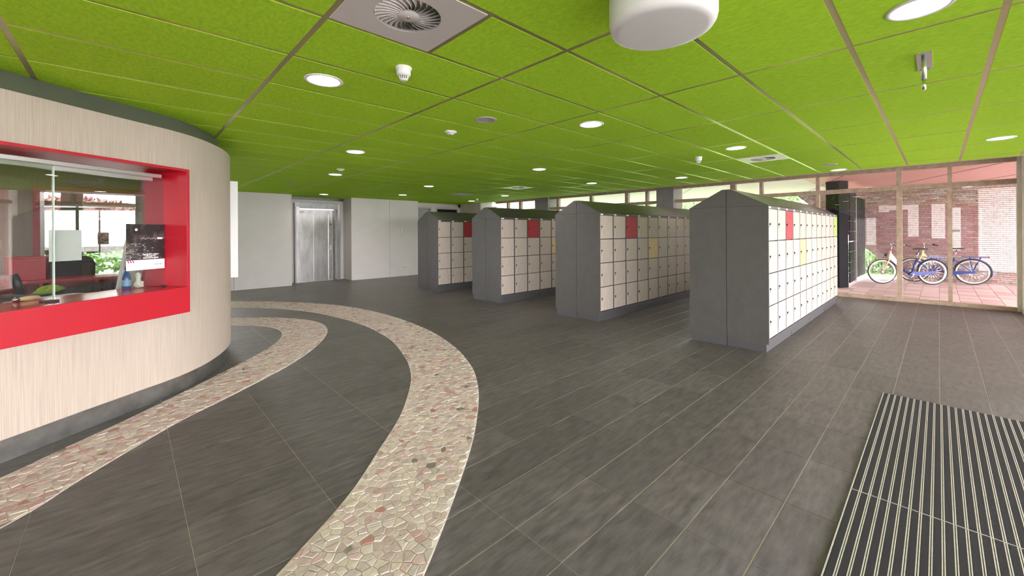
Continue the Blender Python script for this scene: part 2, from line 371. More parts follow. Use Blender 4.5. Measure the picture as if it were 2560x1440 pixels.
def mosaic(label, po, pi, seed):
    rnd = random.Random(seed)
    A = resample(catmull(po, n=6), 90); B = resample(catmull(pi, n=6), 90)
    poly = A + B[::-1]
    band = MB()
    vs = [(x, y, z) for z in (-0.002, 0.0012) for (x, y) in A + B]
    N = 90; fs = []
    for i in range(N - 1):
        fs += [(2 * N + i, 2 * N + i + 1, 3 * N + i + 1, 3 * N + i), (i, i + 1, 2 * N + i + 1, 2 * N + i), (N + i, N + i + 1, 3 * N + i + 1, 3 * N + i)]
    band.add(vs, fs)
    bo = band.obj('mosaic_band', M_mosaic_grout, floor); bo['label'] = label
    sp = 0.052; pts = []
    xs = [p[0] for p in poly]; ys = [p[1] for p in poly]
    y = min(ys); row = 0
    while y < max(ys):
        x = min(xs) + (row % 2) * sp / 2
        while x < max(xs):
            p = (x + rnd.uniform(-.46, .46) * sp, y + rnd.uniform(-.46, .46) * sp)
            pts.append(p); x += sp * rnd.choice((0.8, 1.0, 1.35))
        y += sp * 0.82; row += 1
    g = {}
    for p in pts: g.setdefault((int(p[0] // 0.1), int(p[1] // 0.1)), []).append(p)
    segs = []
    for P, sgn in ((A, 1), (B, -1)):
        for a, b in zip(P, P[1:]):
            dx, dy = b[0] - a[0], b[1] - a[1]; l = math.hypot(dx, dy)
            # outward normal: right of travel for outer, left for inner
            n = (dy / l, -dx / l) if sgn > 0 else (-dy / l, dx / l)
            segs.append((a, b, n))
    sg = {}
    for s_ in segs:
        cx, cy = (s_[0][0] + s_[1][0]) / 2, (s_[0][1] + s_[1][1]) / 2
        for ax in (-1, 0, 1):
            for ay in (-1, 0, 1): sg.setdefault((int(cx // .25) + ax, int(cy // .25) + ay), []).append(s_)
    cells = []
    for p in pts:
        if not inside(p, poly): continue
        if not in_view(p[0], p[1], 0, 260): continue
        c = [(p[0] - .09, p[1] - .09), (p[0] + .09, p[1] - .09), (p[0] + .09, p[1] + .09), (p[0] - .09, p[1] + .09)]
        kx, ky = int(p[0] // 0.1), int(p[1] // 0.1)
        for ax in (-2, -1, 0, 1, 2):
            for ay in (-2, -1, 0, 1, 2):
                for q in g.get((kx + ax, ky + ay), ()):
                    if q is p: continue
                    dx, dy = q[0] - p[0], q[1] - p[1]; l = math.hypot(dx, dy)
                    if l > .2 or l < 1e-6: continue
                    c = clip(c, (p[0] + q[0]) / 2 - dx / l * .0026, (p[1] + q[1]) / 2 - dy / l * .0026, dx / l, dy / l)
                    if len(c) < 3: break
                if len(c) < 3: break
            if len(c) < 3: break
        for a, b, n in sg.get((int(p[0] // .25), int(p[1] // .25)), ()):
            if len(c) < 3: break
            m = ((a[0] + b[0]) / 2, (a[1] + b[1]) / 2)
            if math.dist(m, p) < .16 and (p[0] - m[0]) * n[0] + (p[1] - m[1]) * n[1] < 0: c = clip(c, m[0] - n[0] * .004, m[1] - n[1] * .004, n[0], n[1])
        if len(c) < 3: continue
        # drop tiny edges
        c = [c[i] for i in range(len(c)) if math.dist(c[i], c[i - 1]) > .004]
        if len(c) < 3: continue
        cells.append((p[0] ** 2 + p[1] ** 2, p, c))
    cells.sort(key=lambda k: k[0])
    rest = MB()
    def stone(mb, c, cx, cy, h):
        n = len(c); mx = sum(q[0] for q in c) / n; my = sum(q[1] for q in c) / n
        vs = [(x - cx, y - cy, 0.0) for x, y in c] + [(x - cx, y - cy, h * .7) for x, y in c] + [(x - cx + (mx - x) * .07, y - cy + (my - y) * .07, h) for x, y in c]
        mb.add(vs, [tuple(2 * n + i for i in range(n))] + [(i, (i + 1) % n, (i + 1) % n + n, i + n) for i in range(n)] + [(i + n, (i + 1) % n + n, (i + 1) % n + 2 * n, i + 2 * n) for i in range(n)])
    for k, (d, p, c) in enumerate(cells):
        h = 0.0045 * rnd.uniform(.6, 1.4)
        if k < 300:
            mb = MB(); stone(mb, c, p[0], p[1], h); mb.obj('stone', M_stone, bo, (p[0], p[1], 0.0005))
        else: stone(rest, c, 0, 0, h)
    o = rest.obj('stone', M_stone, bo, (0, 0, 0.0005)); o['kind'] = 'stuff'
mosaic('wide outer pale stone mosaic band sweeping round the booth', outer_out, outer_in, 3)
mosaic('inner pale stone mosaic band curling close to the booth', inner_out, inner_in, 5)

# ================================================================ CEILING
ceiling = empty_struct('ceiling', 'bright green felt panel ceiling in a metal grid')
XE = 9.66
MB().box(X0, XE, Y0, Y1, H + 0.012, H + 0.03).obj('ceiling_backing', M_band, ceiling)
gx0, gy0 = 0.737, 2.165
xl = [gx0 + 1.2 * i for i in range(-5, 9)]; yl = [gy0 + 0.6 * j for j in range(-6, 21)]
vents = [(0, -1), (5, -1), (5, 8), (5, 12)]   # (i, j): 0.6 square at the low-x half of the cell
gap = 0.0155
pm = {}; restp = MB(); panels = []
for i in range(-5, 8):
    for j in range(-6, 20):
        a, b = gx0 + 1.2 * i, gx0 + 1.2 * (i + 1); c, d = gy0 + .6 * j, gy0 + .6 * (j + 1)
        if (i, j) in vents: a += .6
        a, b, c, d = max(a, X0), min(b, XE), max(c, Y0), min(d, Y1)
        if b - a < .05 or d - c < .05: continue
        vis = any(in_view(x, y, H, 10) for x, y in ((a, c), (b, c), (a, d), (b, d), ((a + b) / 2, (c + d) / 2)))
        panels.append((0 if vis else 1, a * a + c * c, a, b, c, d))
panels.sort()
for k, (v, dd, a, b, c, d) in enumerate(panels):
    hx, hy = (b - a) / 2 - gap, (d - c) / 2 - gap
    if v == 0 and k < 300:
        key = (round(hx, 3), round(hy, 3))
        if key not in pm: pm[key] = MB().box(-hx, hx, -hy, hy, 0, 0.012).mesh('ceiling_panel', M_green)
        link('ceiling_panel', pm[key], ceiling, ((a + b) / 2, (c + d) / 2, H + random.uniform(-.0005, .0007)))
    else: restp.box(a + gap, b - gap, c + gap, d - gap, H, H + .012)
if restp.v:
    r = restp.obj('ceiling_panel', M_green, ceiling); r['kind'] = 'stuff'
bmx = MB().box(-.017, .017, 0, Y1 - Y0, 0, .006).mesh('grid_bar', M_bar)
bmy = MB().box(0, XE - X0, -.017, .017, 0, .006).mesh('grid_bar', M_bar)
for x in xl: 
    if X0 < x < XE: link('grid_bar', bmx, ceiling, (x, Y0, H + .0018))
for y in yl:
    if Y0 < y < Y1: link('grid_bar', bmy, ceiling, (X0, y, H + .0022))
hb = MB().box(-.017, .017, 0, .6, 0, .006).mesh('grid_bar', M_bar)
for i, j in vents: link('grid_bar', hb, ceiling, (gx0 + 1.2 * i + .6, gy0 + .6 * j, H + .0014))
# edge trim of the lowered ceiling and the raised strip at the windows
MB().box(XE, XE + .02, Y0, Y1, H - .004, 2.92).obj('edge_trim', M_jamb, ceiling)
MB().box(XE + .02, X1 + .3, Y0, Y1, 2.90, 2.96).obj('upper_ceiling', M_white, ceiling)

# ================================================================ WALLS
def wall(name, boxes, m, label=None):
    b = MB()
    for q in boxes: b.box(*q)
    return struct(b.obj(name, m), label)
YB = 12.72
wn = empty_struct('wall_north', 'white back wall with flush panels and lift recess')
for a, b in ((2.02, 3.39), (5.07, 6.34), (6.345, 7.42)):
    MB().box(a, b - .004, YB, YB + .12, 0, H).obj('wall_panel', M_white, wn)
MB().box(1.3, 2.015, YB + .02, YB + .12, 0, H).obj('wall_panel', M_white, wn)
MB().box(5.07, 5.10, YB + .1, 13.40, 0, H).obj('recess_side', M_white, wn)
MB().box(3.36, 3.39, YB + .1, 13.40, 0, H).obj('recess_side', M_white, wn)
b = MB(); b.box(3.39, 3.61, 13.38, 13.5, 0, 2.50); b.box(4.925, 5.07, 13.38, 13.5, 0, 2.50); b.box(3.61, 4.925, 13.38, 13.5, 2.405, 2.50)
b.obj('recess_back', M_white, wn)
MB().box(3.39, 5.07, 13.36, 13.5, 2.50, H).obj('recess_trim', M_band, wn)
MB().box(7.30, 7.42, YB + .1, 13.6, 0, H).obj('corridor_side', M_white, wn)
b = MB(); b.box(7.42, 7.55, 13.3, 13.4, 0, H); b.box(7.55, 9.9, 13.3, 13.4, 2.46, H); b.box(8.32, 8.50, 13.3, 13.4, 0, 2.46); b.box(9.55, 11.6, 13.3, 13.4, 0, H)
b.obj('corridor_wall', M_white, wn)
MB().box(7.3, 9.9, 13.9, 14.0, 0, H).obj('corridor_back', M_slat, wn)
MB().box(9.65, 9.70, 12.0, 13.3, 1.9, 2.9).obj('trunking', M_jamb, wn)
for k, (a, b_) in enumerate(((7.55, 8.32), (8.50, 9.55))):
    d = empty_struct('door_%d' % (k + 1), 'pale framed dark glazed door at the back right')
    f = MB(); f.box(a, a + .06, 13.27, 13.36, 0, 2.46); f.box(b_ - .06, b_, 13.27, 13.36, 0, 2.46); f.box(a + .06, b_ - .06, 13.27, 13.36, 2.38, 2.46)
    f.obj('door_frame', M_jamb, d); MB().box(a + .06, b_ - .06, 13.31, 13.34, 0.01, 2.38).obj('door_leaf', M_slat if k else M_steel_d, d)
    MB().box(a + .1, a + .24, 13.24, 13.26, 1.03, 1.05).obj('door_handle', M_chrome, d)
wall('wall_west', [(X0 - .15, X0, Y0, Y1, 0, 2.96)], M_white, 'white side wall beyond the booth')
wall('wall_north_corner', [(9.9, 11.6, 13.6, 13.75, 0, 2.96), (9.8, 9.9, 13.4, 13.75, 0, 2.96)], M_white)
# ---- roof slab
struct(MB().box(X0 - .3, X1 + .2, Y0 - .2, Y1, 3.0, 3.2).obj('roof_slab', M_conc))

def glazing(n, axis, pos, bays, z0, head, trans, label, mull=.07, dep=.12, cols=(), sign=1):
    """axis 'x': plane x=pos, bays along y"""
    wv = empty_struct('window_%d' % n, label)
    def bx(a, b, z0_, z1_, d0=-dep / 2, d1=dep / 2):
        m = MB()
        if axis == 'x': m.box(pos + d0, pos + d1, a, b, z0_, z1_)
        else: m.box(a, b, pos + d0, pos + d1, z0_, z1_)
        return m
    lo, hi = bays[0][0], bays[-1][1]
    for a, b in bays:
        bx(a, b, z0, z0 + .07).obj('sill_rail', M_pine, wv)
        bx(a, b, head, head + .10).obj('head_rail', M_pine, wv)
        bx(a, b, trans[0], trans[1]).obj('transom', M_pine, wv)
        bx(a + .002, b - .002, z0 + .07, trans[0], -.006, .006).obj('pane', M_glass, wv)
        bx(a + .002, b - .002, trans[1], head, -.006, .006).obj('pane', M_glass, wv)
    edges = sorted(set([a for a, b in bays] + [b for a, b in bays]))
    for a, b in cols: bx(a, b, z0, head + .1).obj('mullion', M_pine, wv)
    return wv
# east window wall, mullion positions measured along y
mulls = [(-.182, -.122), (.525, .61), (1.91, 1.975), (3.07, 3.14), (3.70, 3.83), (6.19, 6.27), (6.87, 6.98), (8.26, 8.36), (9.75, 9.85), (11.75, 11.86), (12.5, 12.6)]
E_ = [-.975] + [v for m in mulls for v in m] + [13.3]
bays = [(E_[k], E_[k + 1]) for k in range(0, len(E_) - 1, 2)]
nb = []
for a, b in bays:
    if a < 5.3 and b > 5.9: nb += [(a, 5.34), (5.86, b)]
    elif a < 10.2 and b > 10.87: nb += [(a, 10.2), (10.87, b)]
    else: nb.append((a, b))
glazing(1, 'x', 11.6, nb, 0, 2.71, (2.31, 2.40), 'tall pine framed window wall on the right with a transom', cols=mulls)
for k, (a, b) in enumerate(((5.34, 5.86), (10.2, 10.87))):
    c = MB().box(11.45, 12.05, a, b, 0, 2.95).obj('concrete_column', M_conc)
    tag(c, ['grey concrete column between windows nearer the tall front lockers', 'grey concrete column in the window wall behind the far lockers'][k], 'column')
wall('wall_east_head', [(11.54, 11.66, -1.2, 13.4, 2.81, 3.0)], M_jamb)
# south side: corner pier and entrance glazing behind the camera
M_pier = mat('pale_pier_paint', (0.78, 0.73, 0.66), 0.6, noise=(6, 0.05))
wall('wall_south', [(10.9, 11.7, -1.20, -1.03, 0, 3.0)], M_pier, 'grey beige corner pier at the right edge')
struct(MB().box(11.54, 11.66, -1.035, -.975, 0, 2.9).obj('trim_1', M_pier), 'grey beige corner post beside the right window')
struct(MB().box(10.88, 11.7, -1.03, -1.015, 0, .09).obj('baseboard_south', M_jamb))
struct(MB().box(-6, 11.7, -7.2, -1.25, 2.84, 3.0).obj('sky_shade_south', M_soffit_w))  # unseen overhang added to cut the sky light through the south glazing
struct(MB().box(-6, 4, 12.95, 15.0, 2.62, 2.75).obj('sky_shade_north', M_soffit_w))  # overhang added outside the far glazing to dim the back of the room
sb = [(-5 + 1.32 * k, -5 + 1.32 * (k + 1)) for k in range(12)]
sbb = [(a + .03, b - .03) for a, b in sb]
glazing(2, 'y', -1.15, sbb, 0, 2.71, (2.31, 2.40), 'pine framed entrance glazing along the near side', cols=[(a - .03, a + .03) for a, b in sb])
wall('wall_south_head', [(-5, 10.9, -1.2, -1.1, 2.81, 3.0)], M_jamb)
nbays = [(-5 + 1.05 * k + .04, -5 + 1.05 * (k + 1) - .04) for k in range(6)]
glazing(3, 'y', 12.80, nbays, 0, 2.50, (2.10, 2.18), 'pine framed glazing on the far side behind the booth', cols=[(a - .04, a + .04) for a, b in nbays])
for x in (-.95, .15): tag(MB().box(x, x + .3, 12.25, 12.55, 0, H).obj('concrete_column', M_conc), 'pale concrete column seen through the booth window, %s one' % ('left' if x < 0 else 'right'), 'column')

# ================================================================ LIFT
lift = thing('elevator', 'brushed steel lift with two sliding doors in the white back wall recess', 'elevator', (4.26, 13.35, 0))
def L_(x0, x1, y0, y1, z0, z1): return MB().box(x0 - 4.26, x1 - 4.26, y0 - 13.35, y1 - 13.35, z0, z1)
f = L_(3.61, 3.70, 13.26, 13.38, 0, 2.40); f.v += []; 
f.obj('door_frame', M_steel_d, lift)
L_(3.64, 3.735, 13.24, 13.262, 0, 2.28).obj('jamb_left', M_steel, lift)
L_(4.85, 4.925, 13.24, 13.40, 0, 2.40).obj('jamb_right', M_steel, lift)
L_(3.70, 4.85, 13.26, 13.42, 2.235, 2.40).obj('head_panel', M_steel_d, lift)
L_(3.70, 4.75, 13.30, 13.44, 2.19, 2.235).obj('head_strip', M_alu, lift)
L_(3.74, 4.62, 13.40, 13.44, 2.08, 2.19).obj('header', M_steel, lift)
for a, b in ((3.74, 4.176), (4.182, 4.615)): L_(a, b, 13.42, 13.45, 0.01, 2.08).obj('door_panel', M_steel, lift)
L_(3.70, 4.74, 13.30, 13.46, 0, .012).obj('threshold', M_alu, lift)
pp = L_(4.62, 4.735, 13.38, 13.44, 0.012, 2.19).obj('side_panel', M_steel, lift)
L_(4.735, 4.85, 13.36, 13.44, 0.0, 2.235).obj('dark_jamb', M_steel_d, lift)
cp = L_(4.655, 4.70, 13.37, 13.38, .95, 1.10).obj('call_plate', M_alu, lift)
MB().cyl((4.678 - 4.26, .018, 1.05), (4.678 - 4.26, .012, 1.05), .011, 12).obj('call_button', M_black, cp)
MB().cyl((4.678 - 4.26, .03, 1.76), (4.678 - 4.26, .01, 1.76), .022, 16).obj('indicator', M_black, lift)
L_(3.76, 3.90, 13.39, 13.40, 2.10, 2.16).obj('capacity_plate', M_whiteplastic, lift)
for (x, z, nm, lb) in ((6.78, 1.59, 'light_switch', 'small white light switch on the back wall, left of the pair'), (6.90, 1.59, 'wall_socket', 'small white socket beside the light switch on the back wall'), (6.905, .30, 'wall_socket', 'small white socket low on the back wall near the far lockers')):
    t = thing(nm, lb, 'switch' if 'switch' in nm else 'socket', (x, YB, z))
    MB().chbox(-.042, .042, -.042, .042, 0, .012, .003).obj('cover_plate', M_whiteplastic, t).rotation_euler = (math.pi / 2, 0, 0)
    if 'socket' in nm: MB().cyl((0, -.013, 0), (0, -.0125, 0), .02, 16).obj('socket_well', M_steel_d, t)
    else: MB().box(-.018, .018, -.018, -.012, -.025, .025).obj('rocker', M_whiteplastic, t)

# ================================================================ RECEPTION BOOTH
OUT = [(-1.9, 3.235), (-1.56, 3.47), (-1.1, 3.81), (-.593, 4.19), (-.445, 4.30), (-.28, 4.43), (-.086, 4.575), (.08, 4.70), (.27, 4.84), (.455, 5.02), (.63, 5.27), (.79, 5.60), (.90, 5.95), (.965, 6.35), (.975, 6.8), (.90, 7.3), (.72, 7.75), (.40, 8.12), (0, 8.28), (-.5, 8.36), (-1.0, 8.36), (-1.7, 8.2), (-2.6, 7.6), (-3.3, 6.6), (-3.6, 5.4), (-3.4, 4.2), (-2.8, 3.35), (-2.35, 3.12)]
OC = catmull(OUT, True, 16)
def offs(P, d):
    n = len(P); out = []
    for i in range(n):
        a = P[i - 1]; b = P[(i + 1) % n]; dx, dy = b[0] - a[0], b[1] - a[1]; l = math.hypot(dx, dy)
        out.append((P[i][0] - dy / l * d, P[i][1] + dx / l * d))   # inwards (counter-clockwise outline)
    return out
booth = thing('reception_booth', 'rounded pale wood veneer reception booth with red framed service window', 'booth', (0, 6.0, 0))
def B_(mb): mb.v = [(x, y - 6.0, z) for x, y, z in mb.v]; return mb
ZB, ZT = .16, 2.435
wz0, wz1 = .752, 2.09
fR = Vector((.411, 4.918)); fd = Vector((.812, .584)).normalized(); fn = Vector((-fd.y, fd.x))  # fn points into booth
fL = fR - fd * 2.45
def in_front(p):
    q = Vector(p) - fR; s = q.dot(fd); t = q.dot(fn)
    return -2.44 < s < -.008 and abs(t) < .4
def in_rear(p): return -.83 < p[0] < .52 and p[1] > 7.7
OI = offs(OC, .10)
body = MB(); n = len(OC)
def runs(z0, z1, test):
    """continuous curved wall strips where test(mid) holds; outside and inside skins share vertices"""
    flags = []
    for i in range(n):
        a, b = OC[i], OC[(i + 1) % n]; flags.append(test(((a[0] + b[0]) / 2, (a[1] + b[1]) / 2)))
    if all(flags): start, groups = 0, [list(range(n))]
    else:
        start = next(i for i in range(n) if flags[i] and not flags[i - 1]); groups = []; cur = []
        for k in range(n):
            i = (start + k) % n
            if flags[i]: cur.append(i)
            elif cur: groups.append(cur); cur = []
        if cur: groups.append(cur)
    for g in groups:
        idx = g + [(g[-1] + 1) % n]
        for P, flip in ((OC, False), (OI, True)):
            vs = [(*P[i], z0) for i in idx] + [(*P[i], z1) for i in idx]; m_ = len(idx)
            fs = [(k, k + 1, m_ + k + 1, m_ + k) if not flip else (k + 1, k, m_ + k, m_ + k + 1) for k in range(m_ - 1)]
            body.add(vs, fs, True)
        for z, up_ in ((z0, False), (z1, True)):
            m_ = len(idx); vs = [(*OC[i], z) for i in idx] + [(*OI[i], z) for i in idx]
            body.add(vs, [((k, k + 1, m_ + k + 1, m_ + k) if up_ else (k + 1, k, m_ + k, m_ + k + 1)) for k in range(m_ - 1)])
        for i in (idx[0], idx[-1]): body.add([(*OC[i], z0), (*OI[i], z0), (*OI[i], z1), (*OC[i], z1)], [(0, 1, 2, 3)])
hole = lambda p: in_front(p) or in_rear(p)
runs(ZB, ZT, lambda p: not hole(p)); runs(ZB, wz0 + .01, hole); runs(wz1 - .01, ZT, hole)
bo = B_(body).obj('laminate_wall', M_lam, booth)
def ring(P, Q, z0, z1, name, m):
    b = MB(); n = len(P)
    for i in range(n):
        j = (i + 1) % n
        pass
    b.add([(*q, z0) for q in P] + [(*q, z1) for q in P], [(i, (i + 1) % n, n + (i + 1) % n, n + i) for i in range(n)], True)
    b.add([(*q, z0) for q in Q] + [(*q, z1) for q in Q], [((i + 1) % n, i, n + i, n + (i + 1) % n) for i in range(n)], True)
    b.add([(*q, z1) for q in P] + [(*q, z1) for q in Q], [(i, (i + 1) % n, n + (i + 1) % n, n + i) for i in range(n)])
    b.add([(*q, z0) for q in P] + [(*q, z0) for q in Q], [((i + 1) % n, i, n + i, n + (i + 1) % n) for i in range(n)])
    return B_(b).obj(name, m, booth)
ring(offs(OC, .035), offs(OC, .06), 0, ZB + .01, 'kick_plate', M_kick)
ring(offs(OC, .10), offs(OC, .15), ZT - .05, H - .002, 'shadow_gap_band', M_band)
cb = MB(); cb.prism(offs(OC, .10), 2.395, 2.415); B_(cb).obj('booth_ceiling', M_lam, booth)
# oriented box helper for the service window: s along fd from right edge (negative = left), t inward
def FB(s0, s1, t0, t1, z0, z1):
    m = MB(); P = []
    for s_, t_ in ((s0, t0), (s1, t0), (s1, t1), (s0, t1)):
        q = fR + fd * s_ + fn * t_; P.append((q.x, q.y))
    m.prism(P, z0, z1); return B_(m)
LW = 2.45
FB(-LW, 0, -.035, -.010, wz0, .99).obj('red_apron', M_red, booth, bevel=.002)
FB(-LW, 0, -.010, .46, .962, .99).obj('red_sill', M_redsat, booth, bevel=.002)
FB(-.026, 0, -.035, .45, .99, wz1).obj('red_side_lining', M_red, booth, bevel=.002)
FB(-LW, -LW + .022, -.035, .45, .99, wz1).obj('red_side_lining', M_red, booth, bevel=.002)
FB(-LW + .022, -.022, -.035, .45, wz1 - .022, wz1).obj('red_head_lining', M_red, booth)
# rails and sliding panes
FB(-LW + .022, -.10, .155, .195, 2.002, 2.035).obj('sliding_rail', M_alu, booth, bevel=.003)
FB(-LW + .022, -.14, .205, .25, 1.972, 2.008).obj('sliding_rail', M_alu, booth, bevel=.003)
def px2s(px, t):
    d = fw + rt * ((px - 1291.4) / 1014.85); q = Vector((d.x, d.y)); o = fR + fn * t
    # solve lambda*q = o + s*fd
    den = q.x * fd.y - q.y * fd.x; return (q.y * o.x - q.x * o.y) / (-(q.x * fd.y - q.y * fd.x)) if den else 0
def solve_s(px, t):
    d = fw + rt * ((px - 1291.4) / 1014.85); o = fR + fn * t
    # lam*d.x - s*fd.x = o.x ; lam*d.y - s*fd.y = o.y
    det = d.x * (-fd.y) + fd.x * d.y
    lam = (o.x * (-fd.y) + fd.x * o.y) / det; s_ = (d.x * o.y - d.y * o.x) / det
    return s_, lam
def z_at(px, py, t):
    s_, lam = solve_s(px, t); return s_, CH + lam * (579.7 - (px - 1291.4) * -.0056 * 1 - py) / 1014.85
s_r, _ = solve_s(412, .235); s_m, _ = solve_s(131, .235); s_m2, _ = solve_s(115, .18)
p1 = FB(s_m, s_r, .225, .237, .992, 1.975).obj('sliding_pane', M_boothglass, booth)
FB(s_m, s_m + .006, .224, .238, .992, 1.97).obj('pane_edge', M_edge, p1)
FB(s_r - .006, s_r, .224, .238, .992, 1.97).obj('pane_edge', M_edge, p1)
p2 = FB(-LW + .03, s_m2 + .04, .165, .177, .992, 2.005).obj('sliding_pane', M_boothglass, booth)
FB(s_m2 + .034, s_m2 + .04, .164, .178, .992, 1.99).obj('pane_edge', M_edge, p2)
FB(s_m2 - .03, s_m2 + .05, .14, .20, .99, 1.004).obj('pane_lock', M_black, booth)
FB(s_r - .05, s_r + .0, .20, .215, .99, 1.004).obj('pane_lock', M_black, booth)
# counter behind glass
FB(-LW + .05, -.10, .46, 1.15, .93, .962).obj('counter_top', M_slat, booth)
for s_ in (-LW + .1, -.3): FB(s_, s_ + .04, .5, 1.1, 0, .93).obj('counter_support', M_board, booth)
# rear red framed opening
def RB(x0, x1, y0, y1, z0, z1): return B_(MB().box(x0, x1, y0, y1, z0, z1))
RB(-.86, -.80, 8.02, 8.42, .74, 2.12).obj('rear_frame_post', M_red, booth)
RB(.50, .56, 7.85, 8.30, .74, 2.12).obj('rear_frame_post', M_red, booth)
RB(-.80, .50, 8.02, 8.42, 2.06, 2.12).obj('rear_frame_head', M_red, booth)
RB(-.80, .50, 8.02, 8.42, .74, .80).obj('rear_frame_sill', M_red, booth)
RB(-.80, .50, 8.22, 8.23, .80, 2.06).obj('rear_pane', M_boothglass, booth)

bl_ = B_(MB().cyl((-.9, 6.2, 2.383), (-.9, 6.2, 2.394), .12, 24)).obj('booth_fill_disc', M_lamp, booth)  # glowing disc added to brighten the booth interior, hidden above the window
for lx, ly in ((-.9, 6.2), (-1.6, 5.2)):  # added fill lights for the dark inside of the booth
    q_ = bpy.data.lights.new('booth_fill', 'AREA'); q_.shape = 'DISK'; q_.size = .25; q_.energy = 9; q_.color = (1, .93, .84)
    q2 = bpy.data.objects.new('booth_fill', q_); COL.objects.link(q2); q2.parent = booth; q2.location = (lx, ly - 6.0, 2.37)
# flag sign on the booth
t = thing('projecting_sign', 'white projecting sign panel on the far curve of the booth', 'sign', (.985, 6.62, .893))
MB().box(0, .11, -.02, .02, 0, 1.30).obj('sign_panel', M_whiteplastic, t, bevel=.003)
MB().box(-.03, 0, -.01, .01, .2, .24).obj('bracket', M_alu, t); MB().box(-.03, 0, -.01, .01, 1.05, 1.09).obj('bracket', M_alu, t)

# poster on the glass
def text_mesh(s, size, m, parent, loc, rot, name='lettering', align='CENTER', ext=.0004, bold=0, sx=1.0):
    c = bpy.data.curves.new(name, 'FONT'); c.body = s; c.size = size; c.align_x = align; c.extrude = ext; c.offset = bold
    tmp = bpy.data.objects.new(name, c); COL.objects.link(tmp)
    dg = bpy.context.evaluated_depsgraph_get(); me = bpy.data.meshes.new_from_object(tmp.evaluated_get(dg))
    bpy.data.objects.remove(tmp); me.materials.clear(); me.materials.append(m)
    o = bpy.data.objects.new(name, me); COL.objects.link(o); o.parent = parent; o.location = loc; o.rotation_euler = rot; o.scale = (sx, 1, 1); return o
def on_glass(name, label, cat, pxa, pxb, pya, pyb, t_):
    sa, za = z_at(pxa, pya, t_); sb_, zb_ = z_at(pxb, pyb, t_)
    q = fR + fd * sa + fn * t_; zbot = zb_
    o = thing(name, label, cat, (q.x, q.y, zbot), math.atan2(fd.y, fd.x)); return o, sb_ - sa, za - zbot
po, pw, ph = on_glass('poster', 'dark night photograph poster with white footer taped to the service window glass', 'poster', 315, 411, 549, 660, .212)
_, z_l = z_at(315, 665, .212); _, z_t = z_at(411, 549, .212)
M_photo = mat('poster_photo', (0.012, 0.010, 0.010), 0.5, noise=(9, 0.6), col2=(0.16, 0.13, 0.11))
tph = M_photo.node_tree
mr_ = [n_ for n_ in tph.nodes if n_.type == 'MAP_RANGE'][0]; mr_.inputs[1].default_value = .52; mr_.inputs[2].default_value = .78
ft = ph * .22
MB().box(0, pw, 0, .002, 0, ph).obj('paper_sheet', M_paper, po)
MB().box(0, pw, -.001, 0, ft, ph).obj('photo_print', M_photo, po)
RX = (math.pi / 2, 0, 0)
M_cob = ramp_mat('poster_cobbles', [(0, (.10, .09, .08)), (.3, (.22, .20, .18)), (.6, (.06, .05, .05)), (.8, (.32, .29, .26))], .6)
cg_ = MB(); rc_ = random.Random(9)
for r_ in range(11):
    for c_ in range(16):
        if c_ + r_ * .8 < 14 + rc_.uniform(-3, 2): cg_.box(pw * (.0 + c_ * .062 + (r_ % 2) * .02), pw * (.052 + c_ * .062 + (r_ % 2) * .02), -.0013, -.001, ft + ph * (.02 + .032 * r_), ft + ph * (.045 + .032 * r_))
cg_.obj('printed_cobbles', M_cob, po)['kind'] = 'stuff'
fig = MB(); fig.extr([(pw * .25, -.0014, ft + ph * .16), (pw * .45, -.0014, ft + ph * .15), (pw * .40, -.0014, ft + ph * .27), (pw * .31, -.0014, ft + ph * .29)], (0, .0004, 0))
fig.extr([(pw * .50, -.0014, ft + ph * .20), (pw * .57, -.0014, ft + ph * .22), (pw * .64, -.0014, ft + ph * .20), (pw * .60, -.0014, ft + ph * .38), (pw * .52, -.0014, ft + ph * .38)], (0, .0004, 0))
fig.obj('printed_figures', M_ink, po)
li = MB()
for k in range(14):
    x = pw * (.38 + .045 * k); z = ft + ph * (.46 + .012 * math.sin(k * 2.1)); li.box(x, x + pw * .02, -.0014, -.001, z, z + ph * .012)
li.cyl((pw * .25, -.0014, ft + ph * .66), (pw * .25, -.001, ft + ph * .66), ph * .028, 14)
li.box(pw * .80, pw * .94, -.0014, -.001, ft + ph * .45, ft + ph * .49)
li.obj('printed_lights', M_textw, po)['kind'] = 'stuff'
for k, s_ in enumerate(('Durf jij in te grijpen', 'als anderen', 'door het lint gaan?')):
    text_mesh(s_, ph * .042, M_textw, po, (pw * .62, -.0014, ft + ph * (.105 - .04 * k)), RX, bold=.0006)
text_mesh('POLITIE', ph * .038, M_ink, po, (pw * .82, -.0006, ft * .42), RX, sx=1.15)
st = MB()
for k in range(3): st.extr([(pw * (.02 + .06 * k), -.0008, ft * .98), (pw * (.05 + .06 * k), -.0008, ft * .98), (pw * (.08 + .06 * k), -.0008, ft * .74), (pw * (.05 + .06 * k), -.0008, ft * .74)], (0, .0004, 0))
st.obj('printed_slashes', M_inkp, po)
no, nw, nh = on_glass('notice_sheet', 'blank white paper sheet on the glass beside the pane overlap', 'paper', 122, 204, 562, 638, .242)
MB().box(0, nw, 0, .001, 0, nh).obj('paper_sheet', M_paper, no)

